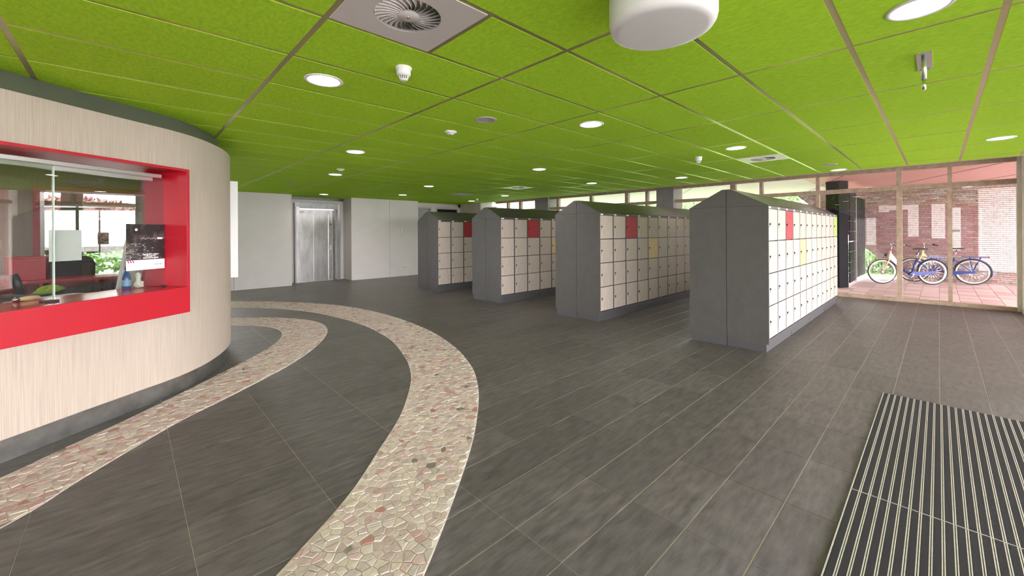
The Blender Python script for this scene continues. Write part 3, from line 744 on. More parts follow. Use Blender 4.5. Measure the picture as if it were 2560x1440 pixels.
# things on the counter / sill, placed by position along the window
def at_s(px, t_, z): s_, _ = solve_s(px, t_); q = fR + fd * s_ + fn * t_; return (q.x, q.y, z)
rzf = math.atan2(fd.y, fd.x)
t = thing('water_bottle', 'small blue plastic water bottle with blue cap behind the glass', 'bottle', at_s(316, .36, .99))
MB().lathe([(0, 0), (.028, 0), (.030, .01), (.030, .10), (.026, .125), (.012, .165), (.012, .18)], 20).obj('bottle_body', M_bottle, t)
MB().lathe([(.0305, .03), (.0305, .085)], 20).obj('bottle_label', mat('bottle_label', (.25, .45, .65), .5), t)
MB().cyl((0, 0, .178), (0, 0, .20), .015, 16).obj('cap', M_bblue, t)
t = thing('thumb_figurine', 'small white thumbs-up figurine with dot eyes on the red sill', 'figurine', at_s(345, .34, .99))
f = MB(); f.sphere((0, 0, .032), .034, 8, (1, .8, .9)); f.lathe([(.026, .04), (.018, .07), (.016, .09), (.022, .11), (.020, .13), (.008, .143), (0, .145)], 16)
for k in range(3): f.sphere((.02, -.012, .018 + .018 * k), .014, 6, (1.4, 1, .75))
f.obj('body', M_figure, t)
MB().sphere((.007, -.021, .118), .003, 6).sphere((-.007, -.021, .118), .003, 6).obj('eyes', M_black, t)
t = thing('leaning_board', 'pale unpainted board leaning inside the service window', 'board', at_s(330, .56, .9635), rzf)
MB().extr([(-.10, 0, 0), (.06, 0, 0), (.16, 0, .52), (.0, 0, .55)], (0, .02, 0)).obj('board', M_board, t)
MB().extr([(-.125, -.004, 0), (-.10, -.004, 0), (.0, -.004, .55), (-.02, -.004, .55)], (0, .03, 0)).obj('board_edge', M_paper, t)
def blob(name, label, cat, loc, rx, ry, h, m, seed):
    r_ = random.Random(seed); N = 26; mb = MB(); vs = []; fs = []
    for k in range(7):
        f_ = k / 6; 
        for i in range(N):
            a = 2 * math.pi * i / N; wob = 1 + .16 * math.sin(3 * a + seed) + .10 * math.sin(7 * a + 2 * seed) + r_.uniform(-.04, .04)
            rr = (1 - f_) ** .5 * wob
            vs.append((rx * rr * math.cos(a), ry * rr * math.sin(a), h * f_ ** .8 * (1 + .3 * math.sin(5 * a + k))))
    for k in range(6):
        for i in range(N): fs.append((k * N + i, k * N + (i + 1) % N, (k + 1) * N + (i + 1) % N, (k + 1) * N + i))
    mb.add(vs, fs, True); o = mb.obj(name, m); o.location = loc; o.rotation_euler = (0, 0, rzf); return tag(o, label, cat)
blob('jacket', 'crumpled black jacket lying on the booth counter', 'jacket', at_s(235, .74, .967), .27, .15, .06, M_sofa, 2)
blob('hi_vis_vest', 'yellow green high visibility vest rolled on the counter', 'vest', at_s(128, 1.0, .963), .13, .05, .06, M_hiviz, 5)
t = thing('desk_phone', 'black desk phone with upright handset on the counter left', 'phone', at_s(62, .85, .9635), rzf)
MB().extr([(-.10, -.09, 0), (.10, -.09, 0), (.10, -.09, .02), (-.10, -.09, .02)], (0, .18, .0)).obj('phone_base', M_black, t, bevel=.006)
h_ = MB().box(-.10, -.04, -.06, .08, .02, .035); h_.obj('keypad', M_steel_d, t)
MB().cyl((-.01, .02, .03), (-.05, .04, .20), .028, 14).obj('handset', M_black, t)
t = thing('staple_remover', 'wooden handled metal tool lying on papers', 'tool', at_s(70, .42, .99), rzf + .1)
MB().sphere((0, 0, .018), .05, 8, (1.5, .35, .35)).obj('handle', M_bcream, t); MB().sphere((-.07, 0, .018), .02, 8, (1.3, .8, .8)).obj('metal_tip', M_chrome, t)
for k, (px, t_, r_) in enumerate(((40, .58, .1), (88, .55, -.2), (125, .58, .3), (158, .56, .05))):
    o = MB().box(-.14, .14, -.09, .09, 0, .002 + .001 * k).obj('paper_sheet', M_paper); o.location = at_s(px, t_, .963 + .004 * k); o.rotation_euler = (0, 0, rzf + r_)
    tag(o, ['white paper sheet at the far left of the counter', 'white paper sheet under the wooden handled tool', 'white paper sheet beside the pane overlap', 'white paper sheet in front of the black jacket'][k], 'paper', 'papers on the booth counter')
# red cubby shelf inside the booth
sh = thing('red_shelf_unit', 'low open red shelf unit along the inside of the booth', 'shelf', (-.15, 6.95, 0))
MB().box(-.95, .75, -.2, .2, .96, .99).obj('shelf_top', M_red, sh); MB().box(-.95, .75, .18, .2, .0, .96).obj('back_panel', M_red, sh); MB().box(-.95, .75, -.2, .2, .42, .445).obj('middle_shelf', M_red, sh)
for x in (-.95, -.53, -.11, .31, .725): MB().box(x, x + .025, -.2, .18, 0, .96).obj('divider', M_red, sh)
t = thing('red_file_box', 'red box standing on the shelf unit', 'box', (-.78, 6.95, .9905)); MB().box(-.14, .14, -.12, .12, 0, .24).obj('box_body', M_red, t, bevel=.004); MB().box(-.145, .145, -.125, .125, .24, .255).obj('box_lid', M_red, t)
t = thing('paper_bundle', 'folded white papers in the red shelf cubby', 'paper', (-.05, 6.87, .4455)); MB().box(-.14, .14, -.1, .1, 0, .05).obj('bundle', M_paper, t, bevel=.015); 
def office_chair(x, y, rz, lab):
    c = thing('office_chair', lab, 'chair', (x, y, 0), rz, 'office chairs in the booth')
    for k in range(5):
        a = 2 * math.pi * k / 5; g = MB().cyl((0, 0, .10), (.28 * math.cos(a), .28 * math.sin(a), .06), .018, 8).obj('base_arm', M_black, c)
        MB().sphere((.28 * math.cos(a), .28 * math.sin(a), .03), .03, 6).obj('castor', M_black, g)
    MB().cyl((0, 0, .08), (0, 0, .46), .025, 12).obj('gas_column', M_chrome, c)
    MB().box(-.24, .24, -.24, .24, .46, .54).obj('seat', M_sofa, c, bevel=.03)
    MB().extr([(-.22, .22, .62), (.22, .22, .62), (.25, .26, 1.14), (.20, .27, 1.22), (-.20, .27, 1.22), (-.25, .26, 1.14)], (0, .07, .0)).obj('backrest', M_sofa, c, bevel=.03)
    for s_ in (-1, 1): MB().box(s_ * .27 - .02, s_ * .27 + .02, -.12, .14, .70, .73).box(s_ * .27 - .015, s_ * .27 + .015, -.0, .03, .50, .70).obj('armrest', M_black, c)
office_chair(-.45, 7.62, 2.9, 'black office chair behind the red shelf, left one'); office_chair(.27, 7.60, 3.3, 'black office chair behind the red shelf, right one')

# ================================================================ LOCKERS
D_ = .475; PW = 1.2
def locker_unit(label, coloured):
    """one three-column bank, front facing -y, origin at front left base corner"""
    u = thing('locker_cabinet', label, 'locker', (0, 0, 0), 0, 'grey lockers with birch doors')
    zt = 1.79; zr = 2.02
    b = MB(); b.box(0, .018, .0, D_, .10, zt); b.box(.018, PW - .018, D_ - .012, D_, .10, zt); b.box(PW - .018, PW, 0, D_, .10, zt); b.box(.018, PW - .018, .02, D_ - .012, .10, .13); b.box(.018, PW - .018, .02, D_ - .012, zt - .03, zt)
    b.obj('carcass', M_lgrey, u)
    MB().box(.012, PW, .03, D_ - .001, 0, .10).obj('plinth', M_lframe, u)
    f = MB(); f.box(.018, PW - .018, .0, .02, .10, .160); f.box(.018, PW - .018, .0, .02, 1.754, zt)
    for k in (1, 2): f.box(.4 * k - .013, .4 * k + .013, -.002, .02, .160, 1.754)
    f.box(.018, .028, .004, .02, .16, 1.752); f.box(PW - .028, PW - .018, .004, .02, .16, 1.752)
    f.obj('front_frame', M_lframe, u)
    MB().box(.020, PW - .020, .021, .026, .13, 1.76).obj('inner_backing', M_black, u)
    r_ = MB(); r_.extr([(.002, -.006, zt + .003), (.002, D_, zt + .003), (.002, D_, zr), (.002, D_ - .05, zr)], (PW - .004, 0, 0)); r_.obj('sloping_roof', M_lroof, u)
    MB().extr([(0, -.005, zt + .002), (0, D_, zt + .002), (0, D_, zr - .001), (0, D_ - .05, zr - .001)], (.0018, 0, 0)).obj('gable_panel', M_lgrey, u)
    MB().extr([(PW - .0018, -.005, zt + .002), (PW - .0018, D_, zt + .002), (PW - .0018, D_, zr - .001), (PW - .0018, D_ - .05, zr - .001)], (.0018, 0, 0)).obj('gable_panel', M_lgrey, u)
    for c in range(3):
        for q in range(4):
            key = coloured.get((c, q)); m = {'r': M_dred, 'c': M_dcream, 'g': M_dgreen}.get(key, M_door)
            d = MB().box(0, .366, -.002, .012, 0, .384).obj('door', m, u, (.017 + .4 * c, 0, 1.750 - .397 * (q + 1) + .012))
            if key: d['label'] = {'r': 'red locker door', 'c': 'cream yellow locker door', 'g': 'lime green locker door'}[key]
            lk = MB().cyl((.035, -.002, .20), (.035, -.014, .20), .013, 12).cyl((.035, -.002, .172), (.035, -.006, .172), .007, 8).obj('lock', M_black if q % 1 == 0 else M_chrome, d)
        MB().box(.03 + .4 * c, .10 + .4 * c, -.003, 0, 1.759, 1.781).obj('number_plate', M_paper, u)
    return u
rows = [(1.43, 'front row nearest the window'), (3.86, 'second row from the right'), (6.315, 'third row from the right'), (8.675, 'far row beside the back wall')]
pos = ['at the camera end', 'second along', 'third along', 'at the window end']
protos = {0: locker_unit('proto', {(2, 0): 'r'}), 1: locker_unit('proto', {(1, 1): 'c'}), 2: locker_unit('proto', {}), 3: locker_unit('proto', {(2, 0): 'g'})}
XL = 5.603
marks = ['with red top door', 'with a cream door', 'with birch doors only', 'with lime green top door']
rn = ['first row from the right', 'second row from the right', 'third row from the right', 'farthest row at left']
for k, (y, d) in enumerate(rows):
    for q in range(4):
        lab = 'grey cabinet %s, %s, %s' % (marks[q], pos[q], rn[k])
        if k == 0: o = protos[q]; o.location = (XL + PW * q, y, 0); o['label'] = lab
        else: copy_tree(protos[q], (XL + PW * q, y, 0), 0, lab)
    copy_tree(protos[2], (XL + PW, y + 2 * D_ + .006, 0), math.pi, 'grey cabinet facing away, end panel left of the joint, %s' % rn[k])
# screws and scuffs on the nearest end panels
for y, u in [(rows[0][0], 0), (rows[1][0], 1)]:
    o = [c for c in bpy.data.objects if c.name.startswith('locker_cabinet') and not c.parent and abs(c.location.x - XL) < .01 and abs(c.location.y - y) < .01][0]
    for (a, z) in ((.10, .20), (.06, .23), (.40, .20), (.36, .23), (.10, 1.62), (.06, 1.68), (.40, 1.60), (.36, 1.66)):
        MB().cyl((-.0015, a, z), (.001, a, z), .004, 8).obj('screw', M_black, o)

# ================================================================ ENTRANCE MATS
def entrance_mat(label, xa, xb):
    o = thing('entrance_mat', label, 'mat', (xa, .356, 0))
    L = xb - xa; n_ = 33; pitch = .0405
    MB().box(0, L, -n_ * pitch - .01, 0, .0005, .0025).obj('backing', M_black, o)
    MB().box(0, L, -.006, 0, .0025, .009).obj('edge_rail', M_matalu, o)
    MB().box(-.0, .004, -n_ * pitch, -.006, .0025, .0085).obj('end_rail', M_matalu, o)
    cs = MB().chbox(.006, L - .003, -.0265, 0, 0, .0065, .001).mesh('carpet_strip', M_carpet)
    ar = MB(); ar.box(.004, L - .002, -.0045, 0, 0, .0065); ar.box(.004, L - .002, -.0125, -.008, 0, .0065); ar = ar.mesh('aluminium_rail', M_matalu)
    for k in range(n_):
        y = -.008 - k * pitch
        link('carpet_strip', cs, o, (0, y, .0025)); link('aluminium_rail', ar, o, (0, y - .0272, .0025))
    return o
entrance_mat('black ribbed entrance mat section with aluminium rails, farther one', 2.985, 4.955)
entrance_mat('black ribbed entrance mat section at the bottom right corner', 0.95, 2.98)

# ================================================================ CEILING FITTINGS
def place(proto, spots, labels, cat=None):
    for k, (x, y) in enumerate(spots):
        if k == 0: proto.location = (x, y, H); proto['label'] = labels[0]
        else: copy_tree(proto, (x, y, H), 0, labels[k])
dl = thing('downlight', 'x', 'ceiling light', (0, 0, H), 0, 'round recessed downlights')
MB().lathe([(.105, .001), (.107, -.006), (.122, -.007), (.128, -.003), (.128, .001)], 40).obj('trim_ring', M_whiteplastic, dl)
MB().lathe([(0, -.004), (.107, -.004)], 40, smooth=False).obj('diffuser', M_lamp, dl)
la = bpy.data.lights.new('lamp', 'AREA'); la.shape = 'DISK'; la.size = .2; la.energy = LAMP_W; la.color = (1, .88, .86); la.spread = math.radians(150)
lo = bpy.data.objects.new('lamp', la); COL.objects.link(lo); lo.parent = dl; lo.location = (0, 0, -.012)
dls = [(1.03, 3.065, 'above the booth side, left of the smoke detector'), (2.832, .06, 'large one cut by the top right edge'), (2.245, 5.48, 'left one before the lift'), (2.837, 7.86, 'beside the small sensor, far left'), (4.05, 12.10, 'closest to the lift'), (5.82, 10.84, 'above the white wall right of the lift'), (3.44, 2.467, 'middle one right of the round speaker'), (5.236, 4.863, 'above the second locker row'), (5.19, 8.40, 'left of the far locker row'), (8.25, 9.08, 'behind the far square vent'), (8.77, 11.4, 'far corner beside a smoke detector'), (7.638, 5.47, 'over the third locker row'), (8.238, 3.67, 'over the second locker row near the windows'), (5.842, 1.867, 'left of the square vent over the front lockers'), (9.36, 1.262, 'touching the window edge, beside the round speaker'), (7.61, -.52, 'near the right edge above the corner pier')]
place(dl, [(a, b) for a, b, c in dls], ['lit round downlight ' + c for a, b, c in dls])
# more fittings out of sight behind the camera keep the ceiling evenly lit
sp_ = thing('ceiling_speaker', 'x', 'speaker', (0, 0, H), 0, 'round grey ceiling speakers')
MB().lathe([(0, -.006), (.085, -.006), (.092, -.009), (.104, -.006), (.106, .001)], 36).obj('grille', mat('speaker_grey', (.42, .40, .40), .5), sp_)
MB().box(-.01, .01, -.004, .004, -.0075, -.006).obj('emblem', M_chrome, sp_)
place(sp_, [(2.537, 3.065), (2.56, 9.72), (8.50, 1.262), (8.84, 10.55)], ['round grey ceiling speaker in the middle of the ceiling', 'round grey ceiling speaker far left in front of the lift', 'round grey ceiling speaker near the window at right', 'round grey ceiling speaker in the far corner over the lockers'])
dm = thing('ceiling_sensor', 'x', 'sensor', (0, 0, H), 0, 'white dome sensors')
MB().lathe([(.066, .001), (.068, -.008), (.045, -.014), (.036, -.028), (.018, -.036), (0, -.037)], 28).obj('housing', M_whiteplastic, dm)
MB().cyl((0, 0, -.034), (0, 0, -.041), .009, 12).obj('lens', M_black, dm)
place(dm, [(2.555, 3.69), (2.67, 7.15)], ['white dome sensor beside the round grey speaker', 'white dome sensor above the far left downlight'])
sd = thing('smoke_detector', 'x', 'smoke detector', (0, 0, H), 0, 'white smoke detectors')
MB().lathe([(.052, .001), (.054, -.010), (.046, -.014), (.046, -.046), (.040, -.055), (.030, -.058)], 28).obj('base', M_whiteplastic, sd)
g = MB()
for k in range(12):
    a = 2 * math.pi * k / 12; g.cyl((.030 * math.cos(a), .030 * math.sin(a), -.056), (.024 * math.cos(a), .024 * math.sin(a), -.078), .0035, 6)
g.lathe([(0, -.078), (.024, -.078), (.026, -.082), (.018, -.088), (0, -.088)], 20); g.obj('sensing_cage', M_whiteplastic, sd)
MB().lathe([(.021, -.056), (.018, -.078)], 14).obj('cage_core', M_steel_d, sd)
place(sd, [(1.337, 2.467), (6.15, 2.477), (8.33, 10.55)], ['white smoke detector in the foreground beside the downlight', 'white smoke detector left of the far square vent', 'tiny white smoke detector in the far corner'])
def vent(x, y, lab):
    v = thing('ceiling_vent', lab, 'vent', (x, y, H), 0, 'square swirl vents')
    R = .165; n_ = 40; mb = MB(); a_ = .286
    vs = []; 
    # square plate with round hole: ring of quads
    for k in range(n_):
        an = 2 * math.pi * k / n_; c, s_ = math.cos(an), math.sin(an); q = a_ / max(abs(c), abs(s_))
        vs += [(R * c, R * s_, -.002), (q * c, q * s_, -.002), (q * c, q * s_, .011), (R * c, R * s_, .02)]
    fs = []
    for k in range(n_):
        o = 4 * k; p = 4 * ((k + 1) % n_); fs += [(o, o + 1, p + 1, p), (o + 1, o + 2, p + 2, p + 1), (o, p, p + 3, o + 3)]
    # corners
    for sx in (-1, 1):
        for sy in (-1, 1): pass
    mb.add(vs, fs); mb.obj('face_plate', M_ventwhite, v)
    MB().lathe([(R, .018), (0, .0185)], 24, smooth=False).obj('dark_void', M_black, v)
    MB().lathe([(0, -.006), (.050, -.005), (.056, .0), (.056, .006)], 28).obj('hub', M_ventwhite, v)
    bl = MB(); m_ = 5; P = []
    for k in range(m_ + 1):
        r_ = .052 + (R - .054) * k / m_; ang = -.35 * (k / m_) ** 1.3; wd = .10 * (.5 + .5 * k / m_) * .62
        for d, z in ((-wd, -.004), (wd, .012)): P.append((r_ * math.cos(ang + d * .9), r_ * math.sin(ang + d * .9), z))
    fs = [(2 * k, 2 * k + 1, 2 * k + 3, 2 * k + 2) for k in range(m_)]
    bl.add(P, fs, True); me = bl.mesh('blade', M_ventwhite)
    for k in range(28): link('blade', me, v, (0, 0, 0), 2 * math.pi * k / 28)
    MB().cyl((0, 0, -.005), (0, 0, -.0085), .008, 12).obj('screw', M_chrome, v)
    return v
for (i, j), lb in zip(vents, ('large white swirl vent at the top of the photo', 'white square vent over the front lockers', 'white square vent between the far locker rows', 'white square vent over the farthest lockers')):
    vent(gx0 + 1.2 * i + .3, gy0 + .6 * j + .3, lb)
# big opal drum light (unlit)
dr = thing('drum_light', 'large unlit white opal drum fitting at the top of the photo', 'ceiling light', (1.71, .845, H))
MB().lathe([(.224, .001), (.226, -.02), (.226, -.175), (.222, -.192), (.213, -.206), (.198, -.214), (.18, -.216), (0, -.217)], 64).obj('opal_shade', M_opal, dr)
MB().lathe([(.215, .001), (.215, -.015), (.20, -.015)], 40).obj('mounting_ring', M_steel_d, dr)
# bracket with hanging tube
bt = thing('ceiling_bracket', 'aluminium plate with a short hanging tube at the top right', 'bracket', (3.755, .061, H))
MB().box(-.19, .19, -.036, .036, -.006, 0).obj('plate', M_alu, bt)
MB().cyl((-.14, 0, -.006), (-.14, 0, -.155), .013, 14).obj('upper_tube', M_alu, bt); MB().cyl((-.14, 0, -.155), (-.14, 0, -.222), .010, 14).obj('lower_tube', M_chrome, bt)
for x, y in ((.17, .02), (.17, -.02)): MB().cyl((x, y, -.006), (x, y, -.009), .006, 8).obj('screw', M_steel_d, bt)

# ================================================================ OUTSIDE EAST
og = empty_struct('terrace', 'pink outdoor paving under the canopy')
MB().box(11.68, 17.4, -9, 6, -.12, -.012).obj('sand_bed', M_grout, og)
pv = []
for i in range(19):
    for j in range(-30, 20):
        a, c = 11.70 + .3 * i, .3 * j
        pv.append((0 if in_view(a, c, 0, 60) and c < 2.6 else 1, a * a + c * c, a, c))
pv.sort(); pme = MB().chbox(.003, .297, .003, .297, -.03, 0, .003).mesh('paver', M_paver); rp = MB()
for k, (v, d, a, c) in enumerate(pv):
    if k < 300: link('paver', pme, og, (a, c, -.004))
    else: rp.chbox(a + .003, a + .297, c + .003, c + .297, -.03, -.004, .003)
rp.obj('paver', M_paver, og)['kind'] = 'stuff'
struct(MB().box(-60, 60, -60, 60, -.5, -.13).obj('ground', M_asphalt))
struct(MB().box(17.4, 60, -20, 40, -.13, -.05).obj('lawn', M_grass), 'green lawn beyond the brick wall')
struct(MB().box(11.7, 17.6, 2.35, 26, 2.76, 2.9).obj('canopy_soffit', M_soffit_w), 'white outdoor soffit left part')
bs = MB()
for k in range(60):
    y = 2.5 + .19 * k
struct(MB().box(11.7, 17.6, -6.0, 2.348, 2.76, 2.9).obj('canopy_soffit', M_soffit_p), 'pink outdoor soffit above the bicycles')
for (x0, y0, x1, y1) in ((12.0, -.9, 16.8, 1.3), (12.0, -2.6, 16.8, -.4), (12.0, 1.5, 16.8, 3.2), (12, 5, 16.8, 8)):
    d = Vector((x1 - x0, y1 - y0)).normalized(); nn = Vector((-d.y, d.x)) * .006
    struct(MB().prism([(x0 - nn.x, y0 - nn.y), (x1 - nn.x, y1 - nn.y), (x1 + nn.x, y1 + nn.y), (x0 + nn.x, y0 + nn.y)], 2.755, 2.761).obj('soffit_joint', M_slat))

# brick wall with diagonal lower left edge
XW = 16.9
def yl_(z): return .60 + (z + .08) * (3.435 - .60) / 2.78
bw = empty_struct('wall_brick_outside', 'weathered brick wall with pale painted lettering behind the bicycles')
MB().extr([(XW + .02, -7, 0), (XW + .02, yl_(0), 0), (XW + .02, yl_(2.76), 2.76), (XW + .02, -7, 2.76)], (.2, 0, 0)).obj('mortar', mat('dark_mortar', (.10, .085, .08), .9), bw)
ch = .0535; bl_ = .215; bricks = []
for c in range(51):
    z = .003 + c * ch; off = [0, .5, .27, .77][c % 4] * bl_; y = -7 + off
    while y < yl_(z) :
        y1 = y + bl_ - .004; lim = yl_(z) - .02
        if y1 > lim: y1 = lim
        if y1 - y > .03: bricks.append((0 if in_view(XW, y, z, 5) and y > -1.5 else 1, XW ** 2 + y * y, y, y1, z))
        y += bl_
bricks.sort(); rb = MB(); bme = {}; rr_ = random.Random(4)
for k, (v, d, y, y1, z) in enumerate(bricks):
    pr_ = rr_.uniform(0, .007)
    if k < 300:
        key = (round(y1 - y, 2))
        if key not in bme: bme[key] = MB().box(0, .04, 0, y1 - y, 0, ch - .009).mesh('brick', M_brick)
        link('brick', bme[key], bw, (XW - pr_, y, z))
    else: rb.box(XW - pr_, XW + .04, y, y1, z, z + ch - .009)
rb.obj('brick', M_brick, bw)['kind'] = 'stuff'
# soldier course along the slope
sc_ = MB(); dvec = Vector((0, 3.435 - .60, 2.78)).normalized(); nv = Vector((0, dvec.z, -dvec.y))
sme = MB().box(0, .05, -.02, .20, 0, .05).mesh('brick', M_brick)
ang = math.atan2(dvec.z, dvec.y)
for k in range(56):
    t_ = .12 + k * .0645; p = Vector((XW - .012, .60, -.08)) + dvec * t_
    if p.z > 2.68: break
    o = MB().extr([(0, -.17, 0), (0, 0, 0), (0, 0, .055), (0, -.17, .055)], (.05, 0, 0)).mesh('brick', M_brick) if k == 0 else o
    q = link('brick', o, bw, (p.x, p.y, p.z)); q.rotation_euler = (ang - math.pi / 2, 0, 0)
def ywall(px): # y on the brick plane from a photo column
    d = fw + rt * ((px - 1291.4) / 1014.85); return XW * d.y / d.x
def zwall(px, py):
    d = fw + rt * ((px - 1291.4) / 1014.85); return CH + XW / d.x * (579.7 + (px - 1291.4) * -.0056 - py) / 1014.85
rects = []
for (pa, pb, ya, yb_) in ((2197, 2223, 513, 531), (2223, 2297, 513, 524), (2270, 2297, 513, 592), (2329, 2363, 510, 596), (2380, 2402, 519, 626), (2166, 2190, 545, 612), (2450, 2456, 520, 640)):
    pm_ = (pa + pb) / 2; rects.append((ywall(pb), ywall(pa), zwall(pm_, yb_), zwall(pm_, ya)))
tint_rects(M_brick, [(ywall(2445), ywall(2192), .75, 2.22)], (.27, .085, .10), .5)
tint_rects(M_brick, rects, (.74, .70, .66), .85)
tint_rects(M_brick, [(ywall(2560) - .6, ywall(2446), .35, 2.6)], (.80, .77, .74), .62)  # pale patchy tone over the right end of the wall
tag(MB().box(XW - .012, XW - .007, ywall(2400), ywall(2381), 1.42, 1.475).obj('wall_plaque', M_steel_d), 'tiny dark plaque on the brick wall beside the mullion', 'plaque')

# black columns and dark panelled screen seen left of the bicycles
def fl(px, py):
    d = fw + rt * ((px - 1291.4) / 1014.85); lam = CH * 1014.85 / (py - (579.7 + (px - 1291.4) * -.0056)); return d.x * lam, d.y * lam
a = fl(2098, 720); b = fl(2121, 718.5)
tag(MB().prism([a, b, (b[0] + .25, b[1] + .12), (a[0] + .25, a[1] + .12)], 0, 2.755).obj('steel_column', M_ext), 'black steel column outside just right of the front lockers', 'column')
ya_, yb_ = [13.3 * (fw + rt * ((p_ - 1291.4) / 1014.85)).y / (fw + rt * ((p_ - 1291.4) / 1014.85)).x for p_ in (2090, 2065)]
tag(MB().box(13.3, 13.5, ya_, yb_, 0, 2.755).obj('steel_column', M_ext), 'black steel column outside half hidden by the front lockers', 'column')
a = Vector(fl(2125, 713)); b = Vector(fl(2141, 703)); c = Vector(fl(2163, 692)); 
scn = thing('panel_screen', 'dark panelled outdoor screen beside the black column', 'screen', (a.x, a.y, 0))
def seg_panel(p, q, z0, z1, th, name, m, par, org):
    d = (q - p).normalized(); n_ = Vector((-d.y, d.x)) * th; p0 = p - org; q0 = q - org
    return MB().prism([tuple(p0), tuple(q0), tuple(q0 + n_), tuple(p0 + n_)], z0, z1).obj(name, m, par)
for k in range(9): seg_panel(a, b, .06 + .28 * k, .06 + .28 * k + .265, .03, 'panel', M_slat, scn, a)
seg_panel(b - (b - a).normalized() * .02, b + (c - a).normalized() * .05, 0, 2.45, .06, 'post', M_jamb, scn, a)
for k in range(6):
    p = b + (c - b) * (k / 6 + .05); q = b + (c - b) * ((k + 1) / 6 - .01); seg_panel(p, q, .1, 2.45, .03, 'slat', M_slat, scn, a)
# wire fence and hedge beyond
fe = thing('wire_fence', 'pale wire mesh fence behind the sloping brick edge', 'fence', (17.55, 0, 0))
fm = MB()
for k in range(70): fm.box(-.003, .003, -.5 + .07 * k - .003, -.5 + .07 * k + .003, 0, 1.7)
for k in range(9): fm.box(-.004, .004, -.5, 4.4, .05 + .2 * k, .058 + .2 * k)
fm.obj('wire_mesh', mat('fence_wire', (.5, .55, .5), .5), fe)['kind'] = 'stuff'
for y in (-.5, 1.95, 4.4): MB().box(-.03, .03, y - .03, y + .03, 0, 1.8).obj('post', M_slat, fe)
def foliage(name, label, loc, r3, n_, m, seed, trunk=None, leaf=.12, cat='tree'):
    r_ = random.Random(seed); o = thing(name, label, cat, loc); mb = MB()
    for _ in range(n_):
        while True:
            p = Vector((r_.uniform(-1, 1), r_.uniform(-1, 1), r_.uniform(-1, 1)))
            if .25 < p.length < 1: break
        q = Vector((p.x * r3[0], p.y * r3[1], p.z * r3[2] + (trunk or 0) + r3[2] * .9)); u = Vector((r_.gauss(0, 1), r_.gauss(0, 1), r_.gauss(0, 1))).normalized(); v = u.orthogonal().normalized(); s_ = leaf * r_.uniform(.6, 1.4)
        mb.add([q - u * s_, q + v * s_ * .5, q + u * s_, q - v * s_ * .5], [(0, 1, 2, 3)])
    mb.obj('foliage', m, o)['kind'] = 'stuff'
    if trunk: MB().cyl((0, 0, 0), (.05, .03, trunk + r3[2]), .14, 10, .07).obj('trunk', M_bark, o)
    return o
foliage('hedge', 'low green hedge behind the wire fence', (19.5, 2.2, -.1), (.8, 3.2, .55), 5000, M_leaf, 1, leaf=.07, cat='hedge')
for k, (x, y, r_, h_) in enumerate(((24, 12, 2.6, 1.4), (26, 18, 3.0, 1.6), (22.5, 6.3, 2.0, 1.0), (27, 26, 3.2, 1.8))):
    foliage('tree', ['leafy tree outside, glimpsed between the second and front locker rows', 'leafy tree outside behind the concrete column', 'leafy tree outside above the front locker roof', 'leafy tree outside at the far end of the window wall'][k], (x, y, 0), (r_, r_, 1.6), 5200, M_leaf, 10 + k, trunk=h_, leaf=.12)
foliage('copper_tree', 'dark leaved tree seen through the booth windows', (-1.0, 17.0, 0), (1.9, 1.2, .8), 5200, M_leafr, 31, trunk=1.0, leaf=.11)
foliage('tree', 'green tree beside the copper tree seen through the booth', (3.2, 18.5, 0), (1.8, 1.6, 1.5), 4000, M_leaf, 32, trunk=1.2, leaf=.11)
foliage('hedge', 'pale green hedge across the road seen through the booth', (-1, 24, 0), (9, 1.0, .8), 6000, M_leaf, 33, leaf=.12, cat='hedge')

